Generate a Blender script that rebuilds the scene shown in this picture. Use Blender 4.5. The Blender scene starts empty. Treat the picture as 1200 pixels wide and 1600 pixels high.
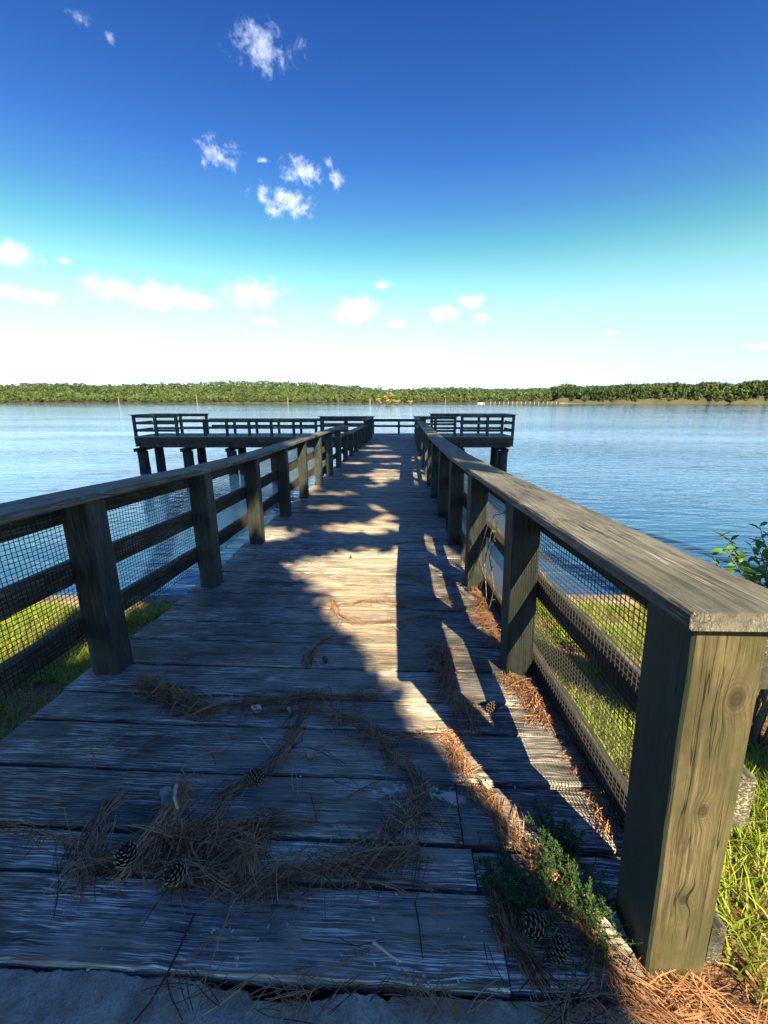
import bpy, math, random
import numpy as np
from mathutils import Vector, Matrix

random.seed(7)
rng = np.random.default_rng(11)
sc = bpy.context.scene
COL = sc.collection
R = math.radians

# ------------------------------------------------------------------ camera
# world: X right, Y out over the lake, Z up, water surface at z = 0
CAM_Z = 3.8
F = 650.0                       # focal length in pixels of the 1200 px wide photograph
PITCH = R(15.0)
cam_d = bpy.data.cameras.new('camera')
cam = bpy.data.objects.new('camera', cam_d)
COL.objects.link(cam)
cam_d.sensor_fit = 'HORIZONTAL'
cam_d.sensor_width = 36.0
cam_d.lens = 36.0 * F / 1200.0
cam_d.clip_start = 0.02
cam_d.clip_end = 9000.0
cam.location = (0, 0, CAM_Z)
cam.rotation_euler = (R(90) - PITCH, 0, 0)
sc.camera = cam

# ------------------------------------------------------------------ light
SUN = Vector((0.515, -1.32, 1.12)).normalized()     # towards the sun: behind and to the right
SUN_EL = math.asin(SUN.z)
SUN_ROT = math.atan2(SUN.x, SUN.y)
SUN_STRENGTH = 5.0
SKY_STRENGTH = 0.1
EXPOSURE = 2.05
ld = bpy.data.lights.new('sun', 'SUN')
ld.energy = SUN_STRENGTH
ld.angle = R(0.45)
ld.color = (1.0, 0.76, 0.42)
sun = bpy.data.objects.new('sun', ld)
COL.objects.link(sun)
sun.rotation_mode = 'QUATERNION'
sun.rotation_quaternion = SUN.to_track_quat('Z', 'Y')
sun.location = (10, -25, 30)

sc.view_settings.view_transform = 'Standard'
sc.view_settings.look = 'None'
sc.view_settings.gamma = 1.0
sc.view_settings.exposure = EXPOSURE
sc.view_settings.use_curve_mapping = False
sc.render.engine = 'CYCLES'
sc.cycles.max_bounces = 6
sc.cycles.diffuse_bounces = 3
sc.cycles.glossy_bounces = 3
sc.cycles.transparent_max_bounces = 8
sc.cycles.caustics_reflective = False
sc.cycles.caustics_refractive = False
sc.cycles.use_denoising = True


def ray(px, py):
    """direction of a pixel of the photograph, world axes"""
    u, v = (px - 600) / F, (py - 800) / F
    c, s = math.cos(PITCH), math.sin(PITCH)
    return Vector((u, c - v * s, -s - v * c))


class NT:
    """small helper round a node tree"""
    def __init__(self, tree):
        self.t = tree
        self.n = tree.nodes
        self.l = tree.links

    def new(self, kind, **kw):
        nd = self.n.new(kind)
        for k, v in kw.items():
            setattr(nd, k, v)
        return nd

    def put(self, sock, v):
        if isinstance(v, bpy.types.NodeSocket):
            self.l.new(v, sock)
        else:
            sock.default_value = v

    def math(self, op, a, b=None, c=None, clamp=False):
        nd = self.new('ShaderNodeMath', operation=op, use_clamp=clamp)
        self.put(nd.inputs[0], a)
        if b is not None:
            self.put(nd.inputs[1], b)
        if c is not None:
            self.put(nd.inputs[2], c)
        return nd.outputs[0]

    def vmath(self, op, a, b=None):
        nd = self.new('ShaderNodeVectorMath', operation=op)
        self.put(nd.inputs[0], a)
        if b is not None:
            self.put(nd.inputs[1], b)
        return nd.outputs['Value'] if op in ('LENGTH', 'DOT_PRODUCT', 'DISTANCE') else nd.outputs[0]

    def mapping(self, vec, loc=(0, 0, 0), rot=(0, 0, 0), scale=(1, 1, 1), kind='POINT'):
        nd = self.new('ShaderNodeMapping', vector_type=kind)
        self.put(nd.inputs[0], vec)
        nd.inputs['Location'].default_value = loc
        nd.inputs['Rotation'].default_value = rot
        nd.inputs['Scale'].default_value = scale
        return nd.outputs[0]

    def noise(self, vec, scale, detail=4, rough=0.55, dist=0.0, out='Fac'):
        nd = self.new('ShaderNodeTexNoise')
        self.put(nd.inputs['Vector'], vec)
        nd.inputs['Scale'].default_value = scale
        nd.inputs['Detail'].default_value = detail
        nd.inputs['Roughness'].default_value = rough
        nd.inputs['Distortion'].default_value = dist
        return nd.outputs[out]

    def voronoi(self, vec, scale, feature='F1', out='Distance', rnd=1.0):
        nd = self.new('ShaderNodeTexVoronoi', feature=feature)
        self.put(nd.inputs['Vector'], vec)
        nd.inputs['Scale'].default_value = scale
        nd.inputs['Randomness'].default_value = rnd
        return nd.outputs[out]

    def ramp(self, fac, stops, interp='LINEAR'):
        nd = self.new('ShaderNodeValToRGB')
        self.put(nd.inputs[0], fac)
        cr = nd.color_ramp
        cr.interpolation = interp
        while len(cr.elements) < len(stops):
            cr.elements.new(0.5)
        for e, (p, c) in zip(cr.elements, stops):
            e.position = p
            e.color = (c, c, c, 1) if isinstance(c, (int, float)) else (*c, 1)
        return nd.outputs[0]

    def mix(self, fac, a, b, blend='MIX'):
        nd = self.new('ShaderNodeMix', data_type='RGBA', blend_type=blend)
        self.put(nd.inputs[0], fac)
        for s, v in ((nd.inputs[6], a), (nd.inputs[7], b)):
            self.put(s, v if isinstance(v, bpy.types.NodeSocket) else (*v, 1))
        return nd.outputs[2]

    def smooth(self, v, lo, hi, a=0.0, b=1.0):
        nd = self.new('ShaderNodeMapRange', interpolation_type='SMOOTHSTEP')
        self.put(nd.inputs[0], v)
        nd.inputs[1].default_value = lo
        nd.inputs[2].default_value = hi
        nd.inputs[3].default_value = a
        nd.inputs[4].default_value = b
        return nd.outputs[0]

    def bump(self, height, strength=0.5, dist=0.01, normal=None):
        nd = self.new('ShaderNodeBump')
        nd.inputs['Strength'].default_value = strength
        nd.inputs['Distance'].default_value = dist
        self.put(nd.inputs['Height'], height)
        if normal is not None:
            self.put(nd.inputs['Normal'], normal)
        return nd.outputs[0]


# ------------------------------------------------------------------ sky
world = bpy.data.worlds.new('World')
sc.world = world
world.use_nodes = True
w = NT(world.node_tree)
w.n.clear()
wout = w.new('ShaderNodeOutputWorld')
bg = w.new('ShaderNodeBackground')
bg.inputs['Strength'].default_value = SKY_STRENGTH
w.l.new(bg.outputs[0], wout.inputs[0])
sky = w.new('ShaderNodeTexSky', sky_type='NISHITA')
sky.sun_disc = False
sky.sun_elevation = SUN_EL
sky.sun_rotation = SUN_ROT
sky.altitude = 60
sky.air_density = 1.0
sky.dust_density = 0.6
sky.ozone_density = 2.0
D = w.new('ShaderNodeTexCoord').outputs['Generated']
sep = w.new('ShaderNodeSeparateXYZ')
w.l.new(D, sep.inputs[0])
elev = w.math('MULTIPLY', w.math('ARCSINE', sep.outputs[2]), 180 / math.pi / 90.0)   # 0..1 for 0..90 degrees
SKY_TINT = [(0.0, (0.36, 0.46, 0.68)), (0.065, (0.52, 0.6, 0.72)), (0.118, (0.56, 0.62, 0.55)), (0.155, (0.407, 0.607, 0.432)), (0.192, (0.244, 0.489, 0.407)), (0.226, (0.178, 0.364, 0.44)), (0.272, (0.121, 0.269, 0.469)), (0.33, (0.091, 0.216, 0.424)), (0.42, (0.065, 0.163, 0.363)), (0.6, (0.085, 0.19, 0.42)), (1.0, (0.115, 0.235, 0.47))]
tint = w.ramp(elev, SKY_TINT)
# a ramp holds at most 1.0 in its swatch but keeps higher values
skyc = w.mix(1.0, sky.outputs[0], tint, 'MULTIPLY')
# clouds: (x, y, half width, half height) on the photograph, turned into directions of the sky
CLOUDS = [(412, 73, 44, 25), (128, 32, 22, 9), (171, 58, 9, 7), (345, 246, 32, 20), (318, 252, 9, 11), (412, 250, 9, 4),
          (472, 268, 34, 17), (525, 276, 14, 13), (412, 297, 20, 11), (456, 315, 46, 18), (428, 331, 18, 9),
          (14, 393, 38, 17), (50, 462, 38, 11), (180, 452, 40, 17), (255, 464, 62, 18), (305, 470, 34, 13),
          (398, 459, 48, 19), (597, 447, 17, 7), (557, 483, 40, 19), (692, 489, 22, 11), (738, 472, 22, 12),
          (748, 497, 15, 8), (415, 502, 22, 6), (620, 506, 17, 6), (952, 520, 12, 4), (395, 82, 14, 16),
          (1190, 541, 22, 4), (100, 407, 10, 5), (512, 255, 8, 8)]
field = None
for (cx, cy, a, b) in CLOUDS:
    d = ray(cx, cy)
    k = 1.0 / d.length
    c = d.normalized()
    az = math.atan2(-c.x, c.y)
    el = math.asin(c.z)
    m = w.new('ShaderNodeMapping', vector_type='TEXTURE')
    w.l.new(D, m.inputs[0])
    m.inputs['Location'].default_value = c
    m.inputs['Rotation'].default_value = (el, 0, az)
    m.inputs['Scale'].default_value = (a / F * k * 1.35, 0.6, b / F * k * 1.4)
    ln = w.vmath('LENGTH', m.outputs[0])
    field = ln if field is None else w.math('MINIMUM', field, ln)
n1 = w.noise(D, 30, 8, 0.63, 0.3)
n2 = w.noise(D, 90, 5, 0.65, 0.1)
nn = w.math('ADD', w.math('MULTIPLY', n1, 0.72), w.math('MULTIPLY', n2, 0.28))
dens = w.math('ADD', w.math('SUBTRACT', 1.0, field), w.math('MULTIPLY', w.math('SUBTRACT', nn, 0.575), w.smooth(elev, 0.15, 0.27, 2.2, 4.2)))
cl = w.smooth(dens, -0.15, 1.25)
# clouds low in the sky are thicker and better lit, the high ones are thin wisps
low = w.smooth(elev, 0.16, 0.36, 1.0, 0.72)
cl = w.math('MULTIPLY', cl, low)
cloudc = w.ramp(elev, [(0.0, (4.4, 4.4, 4.4)), (0.2, (4.3, 4.3, 4.3)), (0.3, (3.1, 3.45, 3.85)), (0.45, (2.3, 2.7, 3.7))])
final = w.mix(cl, skyc, cloudc)
w.l.new(final, bg.inputs[0])

# ------------------------------------------------------------------ materials
def new_mat(name):
    m = bpy.data.materials.new(name)
    m.use_nodes = True
    t = NT(m.node_tree)
    return m, t, m.node_tree.nodes['Principled BSDF']


def wood_mat(name, dark, mid, pale, pale_amt=0.5, algae=0.0, algae_col=(0.05, 0.08, 0.03), gloss=0.75, crack=0.6,
             bump=0.6, stains=None, knots=None, sweat=0.0, top_bleach=0.0, crackw=0.012, sf=1.0, shade_face=False, lit_wear=0.0):
    """weathered timber: grain runs along x of the 'grain' attribute (metres)"""
    m, t, bs = new_mat(name)
    at = t.new('ShaderNodeAttribute', attribute_name='grain')
    g0 = at.outputs['Vector']
    info = t.new('ShaderNodeObjectInfo')
    rnd = info.outputs['Random']
    off = t.new('ShaderNodeCombineXYZ')
    t.put(off.inputs[0], t.math('MULTIPLY', rnd, 41.0))
    t.put(off.inputs[1], t.math('MULTIPLY', rnd, 17.0))
    t.put(off.inputs[2], t.math('MULTIPLY', rnd, 29.0))
    g = t.vmath('ADD', g0, off.outputs[0])
    # knots bend the grain
    knotm = None
    if knots:
        for (kx, ky, kr) in knots:
            mp = t.mapping(g0, (kx, ky, 0), scale=(kr * 1.6, kr, 9.0), kind='TEXTURE')
            ln = t.vmath('LENGTH', mp)
            knotm = ln if knotm is None else t.math('MINIMUM', knotm, ln)
        bend = t.smooth(knotm, 0.3, 3.0, 1.0, 0.0)
        cb = t.new('ShaderNodeCombineXYZ')
        t.put(cb.inputs[1], t.math('MULTIPLY', bend, 0.014))
        g = t.vmath('ADD', g, cb.outputs[0])
    warp = t.noise(t.mapping(g, scale=(1.6, 5, 5)), 1.0, 3, 0.5)
    wv = t.new('ShaderNodeCombineXYZ')
    t.put(wv.inputs[1], t.math('MULTIPLY', t.math('SUBTRACT', warp, 0.5), 0.009))
    gw = t.vmath('ADD', g, wv.outputs[0])
    fine = t.noise(t.mapping(gw, scale=(7, 190, 120)), 1.0, 5, 0.65)
    streak = t.noise(t.mapping(gw, scale=(2.2 * sf, 60 * sf, 40 * sf)), 1.0, 5, 0.6)
    patch = t.noise(t.mapping(g, scale=(2.5, 6, 6)), 1.0, 4, 0.6)
    blot = t.noise(t.mapping(g, scale=(9, 16, 16)), 1.0, 6, 0.7)
    mott = t.noise(t.mapping(g, scale=(3.2, 7, 7)), 1.0, 6, 0.72)
    col = t.mix(t.smooth(t.math('ADD', t.math('MULTIPLY', streak, 0.5), t.math('MULTIPLY', mott, 0.5)), 0.36, 0.62), dark, mid)
    col = t.mix(t.math('MULTIPLY', t.smooth(blot, 0.5, 0.75), 0.45), col, tuple(x * 0.45 for x in dark))
    # bleached fibres
    pm = t.math('MULTIPLY', t.smooth(fine, 0.51, 0.62), t.smooth(patch, 0.42 - (sf - 1) * 0.05, 0.66 - (sf - 1) * 0.05))
    pm = t.math('MULTIPLY', pm, pale_amt)
    col = t.mix(pm, col, pale)
    # saw marks and scratches
    scr = t.noise(t.mapping(gw, scale=(3.5, 330, 200)), 1.0, 3, 0.6)
    col = t.mix(t.math('MULTIPLY', t.math('MULTIPLY', t.smooth(scr, 0.58, 0.63), t.smooth(patch, 0.35, 0.6)), pale_amt * 0.8), col, pale)
    col = t.mix(t.math('MULTIPLY', t.smooth(scr, 0.42, 0.32), 0.6), col, tuple(x * 0.6 for x in dark))
    # growth
    if algae:
        am = t.math('MULTIPLY', t.smooth(t.noise(t.mapping(g, scale=(3, 7, 7)), 1.0, 5, 0.65), 0.38, 0.66), algae)
        col = t.mix(am, col, algae_col)
    # drying cracks along the grain
    cv = t.noise(t.mapping(gw, scale=(1.3, 34, 20)), 1.0, 3, 0.5)
    cr = t.smooth(t.math('ABSOLUTE', t.math('SUBTRACT', cv, 0.5)), 0.0, crackw, 1.0, 0.0)
    cr = t.math('MULTIPLY', cr, t.smooth(t.noise(t.mapping(g, scale=(3, 3, 3)), 1.0, 2), 0.48, 0.6))
    cr = t.math('MULTIPLY', cr, crack)
    if knotm is not None:
        kc = t.smooth(knotm, 0.55, 1.05, 1.0, 0.0)
        ring = t.math('MULTIPLY', t.smooth(t.math('SINE', t.math('MULTIPLY', knotm, 16.0)), -0.5, 0.9), t.smooth(knotm, 0.2, 2.6, 0.75, 0.0))
        col = t.mix(t.math('MULTIPLY', ring, 0.55), col, tuple(x * 0.5 for x in dark))
        col = t.mix(t.math('MULTIPLY', kc, 0.65), col, tuple(x * 0.4 for x in dark))
    col = t.mix(cr, col, (0.006, 0.006, 0.006))
    vary = t.math('ADD', 0.68, t.math('MULTIPLY', rnd, 0.64))
    vv = t.new('ShaderNodeCombineXYZ')
    for i in range(3):
        t.put(vv.inputs[i], vary)
    col = t.mix(1.0, col, vv.outputs[0], 'MULTIPLY')
    if shade_face:  # sky-blue shade of the walkway face painted in dark teal, with algae
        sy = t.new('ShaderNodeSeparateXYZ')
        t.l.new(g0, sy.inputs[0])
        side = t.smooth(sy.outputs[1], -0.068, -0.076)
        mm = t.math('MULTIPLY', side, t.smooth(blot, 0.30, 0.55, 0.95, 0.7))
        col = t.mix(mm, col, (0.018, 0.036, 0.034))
    if lit_wear:  # tan centre wear, painted to warm and brighten the sunlit stretch
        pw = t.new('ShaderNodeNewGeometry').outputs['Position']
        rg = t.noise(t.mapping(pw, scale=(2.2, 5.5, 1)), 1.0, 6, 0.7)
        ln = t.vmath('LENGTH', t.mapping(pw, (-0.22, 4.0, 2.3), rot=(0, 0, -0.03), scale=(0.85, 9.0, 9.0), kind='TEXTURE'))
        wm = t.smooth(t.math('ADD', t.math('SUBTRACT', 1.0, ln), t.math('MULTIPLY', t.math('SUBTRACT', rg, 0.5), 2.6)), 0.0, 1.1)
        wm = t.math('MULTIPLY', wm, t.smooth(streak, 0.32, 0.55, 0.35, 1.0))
        col = t.mix(t.math('MULTIPLY', wm, lit_wear), col, (0.50, 0.43, 0.33))
    if stains:
        pos = t.new('ShaderNodeNewGeometry').outputs['Position']
        rag = t.noise(pos, 34, 6, 0.7)
        for (sx_, sy_, ra, rb, scol, amt) in stains:
            mp = t.mapping(pos, (sx_, sy_, 2.35), scale=(ra, rb, 9.0), kind='TEXTURE')
            ln = t.vmath('LENGTH', mp)
            msk = t.smooth(t.math('ADD', t.math('SUBTRACT', 1.0, ln), t.math('MULTIPLY', t.math('SUBTRACT', rag, 0.52), 5.0)), 0.1, 0.7)
            col = t.mix(t.math('MULTIPLY', msk, amt), col, scol)
    t.l.new(col, bs.inputs['Base Color'])
    bs.inputs['Roughness'].default_value = gloss
    bs.inputs['Specular IOR Level'].default_value = 0.3
    h = t.math('ADD', t.math('MULTIPLY', fine, 0.45), t.math('ADD', t.math('MULTIPLY', streak, 0.45), t.math('MULTIPLY', blot, 0.35)))
    h = t.math('SUBTRACT', h, t.math('MULTIPLY', cr, 1.6))
    t.l.new(t.bump(h, bump, 0.006), bs.inputs['Normal'])
    return m


WHITE = (0.62, 0.62, 0.58)
M = {}


def plain_mat(name, col, rough=0.6, var=0.0, scale=8.0, bump=0.0, metal=0.0, col2=None, attr=None, trans=0.0):
    m, t, bs = new_mat(name)
    geo = t.new('ShaderNodeNewGeometry')
    base = col
    if attr:
        at = t.new('ShaderNodeAttribute', attribute_name=attr)
        f = at.outputs['Fac']
        base = t.mix(f, col, col2)
        t.l.new(base, bs.inputs['Base Color'])
    elif var or col2:
        tc = t.new('ShaderNodeTexCoord').outputs['Object']
        nz = t.noise(tc, scale, 5, 0.65)
        base = t.mix(t.smooth(nz, 0.35, 0.65), col, col2 or tuple(c * (1 - var) for c in col))
        t.l.new(base, bs.inputs['Base Color'])
        if bump:
            t.l.new(t.bump(nz, bump, 0.01), bs.inputs['Normal'])
    else:
        bs.inputs['Base Color'].default_value = (*col, 1)
    bs.inputs['Roughness'].default_value = rough
    bs.inputs['Metallic'].default_value = metal
    if trans:
        tr = t.new('ShaderNodeBsdfTranslucent')
        t.put(tr.inputs[0], base if isinstance(base, bpy.types.NodeSocket) else (*col, 1))
        ms = t.new('ShaderNodeMixShader')
        ms.inputs[0].default_value = trans
        t.l.new(bs.outputs[0], ms.inputs[1])
        t.l.new(tr.outputs[0], ms.inputs[2])
        out = [n for n in t.n if n.type == 'OUTPUT_MATERIAL'][0]
        t.l.new(ms.outputs[0], out.inputs[0])
    return m


# ------------------------------------------------------------------ layout tables
def lerp(tab, d):
    return float(np.interp(d, [a for a, b in tab], [b for a, b in tab]))


DECK_Z = [(0.0, -1.40), (0.7, -1.43), (1.5, -1.47), (2.1, -1.50), (3.4, -1.575), (4.7, -1.63), (7.2, -1.67), (9.5, -1.70), (20, -1.85), (26, -1.87)]
LEFT_X = [(0.0, -1.52), (2.1, -1.495), (3.4, -1.44), (4.7, -1.42), (7.2, -1.345), (20, -0.65), (24, -0.46)]
RIGHT_X = [(0.0, 0.69), (0.75, 0.69), (2.1, 0.70), (3.4, 0.725), (7.2, 0.825), (20, 1.48), (24, 1.66)]


def deck_z(d):
    return CAM_Z + lerp(DECK_Z, d)


def ground_z(x, y):
    """the bank: level behind the pad, falling to the bulkhead at y = 5.1"""
    side = 0.5 * math.exp(-((y - 1.5) / 2.0) ** 2)
    tab = [(-300, 2.3), (-20, 2.35), (0.4, 2.33), (1.0, 2.26), (2.0, 1.92), (3.5, 1.5), (5.0, 1.18), (5.25, 1.1), (5.6, -0.6), (9, -1.8), (40, -2.6)]
    z = lerp(tab, y)
    if y < 5.2:
        z += 0.04 * math.sin(x * 1.7 + y) + 0.03 * math.sin(x * 0.6 - y * 2.1)
        # a little higher right beside the boardwalk's foot on the right
    return z


def hit(px, py, fz, h=0.0):
    r = ray(px, py)
    lo, hi = 0.05, 60.0
    for _ in range(50):
        m = 0.5 * (lo + hi)
        p = r * m
        if CAM_Z + p.z > fz(p.x, p.y) + h:
            lo = m
        else:
            hi = m
    p = r * hi
    return Vector((p.x, p.y, CAM_Z + p.z))


def on_deck(px, py, h=0.0):
    return hit(px, py, lambda x, y: deck_z(y), h)


def on_ground(px, py, h=0.0):
    return hit(px, py, ground_z, h)


# ------------------------------------------------------------------ object helpers
def link(name, me, parent=None, mats=None, kind=None, label=None, cat=None, group=None):
    o = bpy.data.objects.new(name, me)
    COL.objects.link(o)
    if mats and me is not None:
        for m_ in (mats if isinstance(mats, (list, tuple)) else [mats]):
            me.materials.append(m_)
    if parent is not None:
        o.parent = parent
    if kind:
        o['kind'] = kind
    if label:
        o['label'] = label
    if cat:
        o['category'] = cat
    if group:
        o['group'] = group
    return o


def thing(name, label, cat, loc=(0, 0, 0), group=None, rotz=0.0):
    o = link(name, None, label=label, cat=cat, group=group)
    o.location = loc
    o.rotation_euler = (0, 0, rotz)
    bpy.context.view_layer.update() if False else None
    return o


class MB:
    """collects vertices, faces, per-vertex 'grain' coordinates and face materials"""
    def __init__(self):
        self.v, self.f, self.g, self.m = [], [], [], []

    def add(self, vs, fs, gs=None, mat=0):
        b = len(self.v)
        self.v += [tuple(x) for x in vs]
        self.g += [tuple(x) for x in (gs if gs is not None else vs)]
        self.f += [tuple(i + b for i in f) for f in fs]
        self.m += [mat] * len(fs)

    def mesh(self, name, origin=(0, 0, 0), smooth=False):
        me = bpy.data.meshes.new(name)
        ox, oy, oz = origin
        me.from_pydata([(x - ox, y - oy, z - oz) for x, y, z in self.v], [], self.f)
        if any(self.m):
            me.polygons.foreach_set('material_index', self.m)
        a = me.attributes.new('grain', 'FLOAT_VECTOR', 'POINT')
        a.data.foreach_set('vector', np.array(self.g, dtype=np.float32).ravel())
        if smooth:
            me.polygons.foreach_set('use_smooth', [True] * len(self.f))
        me.update()
        return me


def board(mb, pts, wid, thick, up=(0, 0, 1), cham=0.004, wob=0.0, g0=0.0, seed=0, skew0=0.0, skew1=0.0, mat=0):
    """sawn timber swept along pts; wid lies across, thick along 'up' (top face through the points + thick/2)"""
    pts = [Vector(p) for p in pts]
    up = Vector(up)
    r = random.Random(seed)
    cw, ct = wid / 2, thick / 2
    c = min(cham, cw * 0.4, ct * 0.4)
    prof = [(-cw + c, -ct), (cw - c, -ct), (cw, -ct + c), (cw, ct - c), (cw - c, ct), (-cw + c, ct), (-cw, ct - c), (-cw, -ct + c)]
    vs, gs, fs = [], [], []
    L = g0
    n = len(pts)
    for i, p in enumerate(pts):
        if i == 0:
            t = (pts[1] - pts[0]).normalized()
        elif i == n - 1:
            t = (pts[-1] - pts[-2]).normalized()
        else:
            t = ((pts[i + 1] - p).normalized() + (p - pts[i - 1]).normalized()).normalized()
        s = t.cross(up)
        if s.length < 1e-6:
            s = t.cross(Vector((0, 1, 0)))
        s.normalize()
        u = s.cross(t).normalized()
        if i:
            L += (p - pts[i - 1]).length
        ja, jb, jc = (r.uniform(-wob, wob) for _ in range(3))
        for k, (a, b) in enumerate(prof):
            aa, bb = a, b
            if wob:
                aa += (ja if a > 0 else jb) * (1.0 if b > 0 else 0.4)
                bb += jc * 0.4 if b > 0 else 0
            q = p + s * aa + u * bb
            if i == 0 and skew0:
                q += t * skew0 * (a / cw)
            if i == n - 1 and skew1:
                q += t * skew1 * (a / cw)
            vs.append(q)
            gs.append((L, a, b))
    for i in range(n - 1):
        for k in range(8):
            k2 = (k + 1) % 8
            fs.append((i * 8 + k, i * 8 + k2, (i + 1) * 8 + k2, (i + 1) * 8 + k))
    fs.append(tuple(reversed(range(8))))
    fs.append(tuple((n - 1) * 8 + k for k in range(8)))
    mb.add(vs, fs, gs, mat)


def board_obj(name, pts, wid, thick, mat, parent=None, up=(0, 0, 1), **kw):
    extra = {k: kw.pop(k) for k in ('kind', 'label') if k in kw}
    mb = MB()
    board(mb, pts, wid, thick, up, **kw)
    o0 = Vector(pts[0])
    me = mb.mesh(name, o0)
    o = link(name, me, parent, mat, **extra)
    par = Vector(parent.location) if parent is not None else Vector((0, 0, 0))
    o.location = o0 - par
    return o


def subdiv(a, b, n):
    a, b = Vector(a), Vector(b)
    return [a.lerp(b, i / n) for i in range(n + 1)]


# timber
deck_stains = []
for (px, py, ra, rb, amt) in [(640, 1236, 0.17, 0.030, 0.9), (706, 1246, 0.09, 0.045, 1.0), (560, 1228, 0.10, 0.02, 0.7),
                              (762, 1262, 0.05, 0.04, 0.6), (640, 1308, 0.3, 0.012, 0.5), (905, 1290, 0.07, 0.06, 0.45)]:
    p_ = on_deck(px, py)
    deck_stains.append((p_.x, p_.y, ra, rb, (0.50, 0.50, 0.47), amt))
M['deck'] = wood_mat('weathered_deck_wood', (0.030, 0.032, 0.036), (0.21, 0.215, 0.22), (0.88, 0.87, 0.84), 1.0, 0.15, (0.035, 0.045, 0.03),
                     0.7, 0.9, 0.8, sf=1.7, lit_wear=0.45, stains=deck_stains)
M['deck_far'] = wood_mat('far_deck_wood', (0.085, 0.085, 0.085), (0.26, 0.255, 0.25), (0.5, 0.49, 0.47), 0.7, 0.1, gloss=0.75, crack=0.3, bump=0.3)
M['deck_mid'] = wood_mat('shade_toned_deck_wood', (0.045, 0.046, 0.048), (0.20, 0.195, 0.19), (0.62, 0.60, 0.56), 0.7, 0.15, (0.035, 0.045, 0.03), 0.7, 0.6, 0.6, sf=1.5, lit_wear=0.4)  # duller copy of the deck wood, deepening the shaded far stretch by colour
M['cap'] = wood_mat('rail_cap_wood', (0.03, 0.034, 0.036), (0.115, 0.122, 0.122), (0.32, 0.315, 0.29), 0.7, 0.35, (0.05, 0.06, 0.045), 0.75, 1.0, 0.8, crackw=0.02)
M['post'] = wood_mat('treated_post_wood', (0.011, 0.017, 0.020), (0.036, 0.052, 0.055), (0.15, 0.155, 0.135), 0.5, 0.4, (0.016, 0.032, 0.026), 0.75, 0.75, 0.45)
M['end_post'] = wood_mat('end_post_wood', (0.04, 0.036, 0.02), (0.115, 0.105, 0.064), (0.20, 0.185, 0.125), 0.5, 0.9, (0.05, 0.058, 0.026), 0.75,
                         1.0, 0.5, crackw=0.018, shade_face=True, knots=[(0.30, -0.01, 0.013), (0.58, 0.0, 0.014), (0.88, 0.03, 0.02)])
M['board'] = wood_mat('rail_board_wood', (0.014, 0.017, 0.017), (0.055, 0.062, 0.058), (0.36, 0.34, 0.28), 0.8, 0.3, (0.03, 0.045, 0.03), 0.75, 0.7, 0.5)
M['under'] = wood_mat('creosoted_timber', (0.010, 0.011, 0.011), (0.028, 0.029, 0.027), (0.08, 0.08, 0.07), 0.4, 0.3, (0.03, 0.04, 0.025), 0.8, 0.5, 0.4)
M['wire'] = plain_mat('dark_coated_wire', (0.022, 0.022, 0.022), 0.6)

# ------------------------------------------------------------------ boardwalk deck
walk = thing('boardwalk', 'long weathered grey plank boardwalk running from the concrete pad out over the lake', 'boardwalk',
             (-0.4, 0.7, deck_z(0.7)))
edges = [0.700, 0.934, 1.077, 1.331, 1.600, 1.814, 2.080, 2.356, 2.626, 2.887, 3.14, 3.40]
rp = random.Random(4)
while edges[-1] < 22.2:
    edges.append(edges[-1] + rp.choice([0.235, 0.24, 0.245, 0.235, 0.20]) + 0.008)
SK = 0.045            # the planks run a little askew


def plank(d0, d1, x0, x1, nseg, seed, wob, drop=0.0, skew0=0.0, skew1=0.0):
    dm = 0.5 * (d0 + d1)
    r = random.Random(seed)
    gap = 0.014 if dm < 6 else 0.016
    pts = []
    zz = deck_z(dm) - 0.019 - drop + r.uniform(-0.003, 0.003)
    tilt = r.uniform(-0.004, 0.004)
    for i in range(nseg + 1):
        f_ = i / nseg
        x = x0 + (x1 - x0) * f_
        pts.append((x, dm - SK * x, zz + tilt * (f_ - 0.5) + 0.0015 * math.sin(x * 5 + seed)))
    slope = (deck_z(d1) - deck_z(d0)) / (d1 - d0)
    up = Vector((0, -slope, 1)) + Vector((0, r.uniform(-0.012, 0.012), 0))
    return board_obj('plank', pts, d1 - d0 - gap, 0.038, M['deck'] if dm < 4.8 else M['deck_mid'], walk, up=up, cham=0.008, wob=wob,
                     seed=seed, g0=r.uniform(0, 9), skew0=skew0, skew1=skew1)


for i in range(len(edges) - 1):
    d0, d1 = edges[i], edges[i + 1]
    dm = 0.5 * (d0 + d1)
    xl = lerp(LEFT_X, dm) - 0.20 + rp.uniform(-0.018, 0.018)
    xr = lerp(RIGHT_X, dm) + 0.20 + rp.uniform(-0.02, 0.02)
    n = 46 if dm < 3 else (20 if dm < 7 else 4)
    wob = 0.0022 if dm < 3 else (0.002 if dm < 7 else 0.0)
    if i < 3:
        seam = [0.322, 0.288, 0.272][i]
        plank(d0, d1, xl, seam, n, i, wob)
        plank(d0 + 0.004, d1 - 0.006, seam + 0.005, 0.675 if i == 0 else 0.88, 10, 300 + i, wob, 0.006)
    else:
        plank(d0, d1, xl, xr, n, i, wob)

# joists under the deck
for k, fx in enumerate((0.03, 0.34, 0.66, 0.97)):
    pts = []
    for d in np.linspace(0.95, 22.4, 14):
        a, b = lerp(LEFT_X, d) - 0.12, lerp(RIGHT_X, d) + 0.12
        pts.append((a + (b - a) * fx, d, deck_z(d) - 0.038 - 0.115))
    board_obj('joist', pts, 0.05, 0.22, M['under'], walk)


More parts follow.
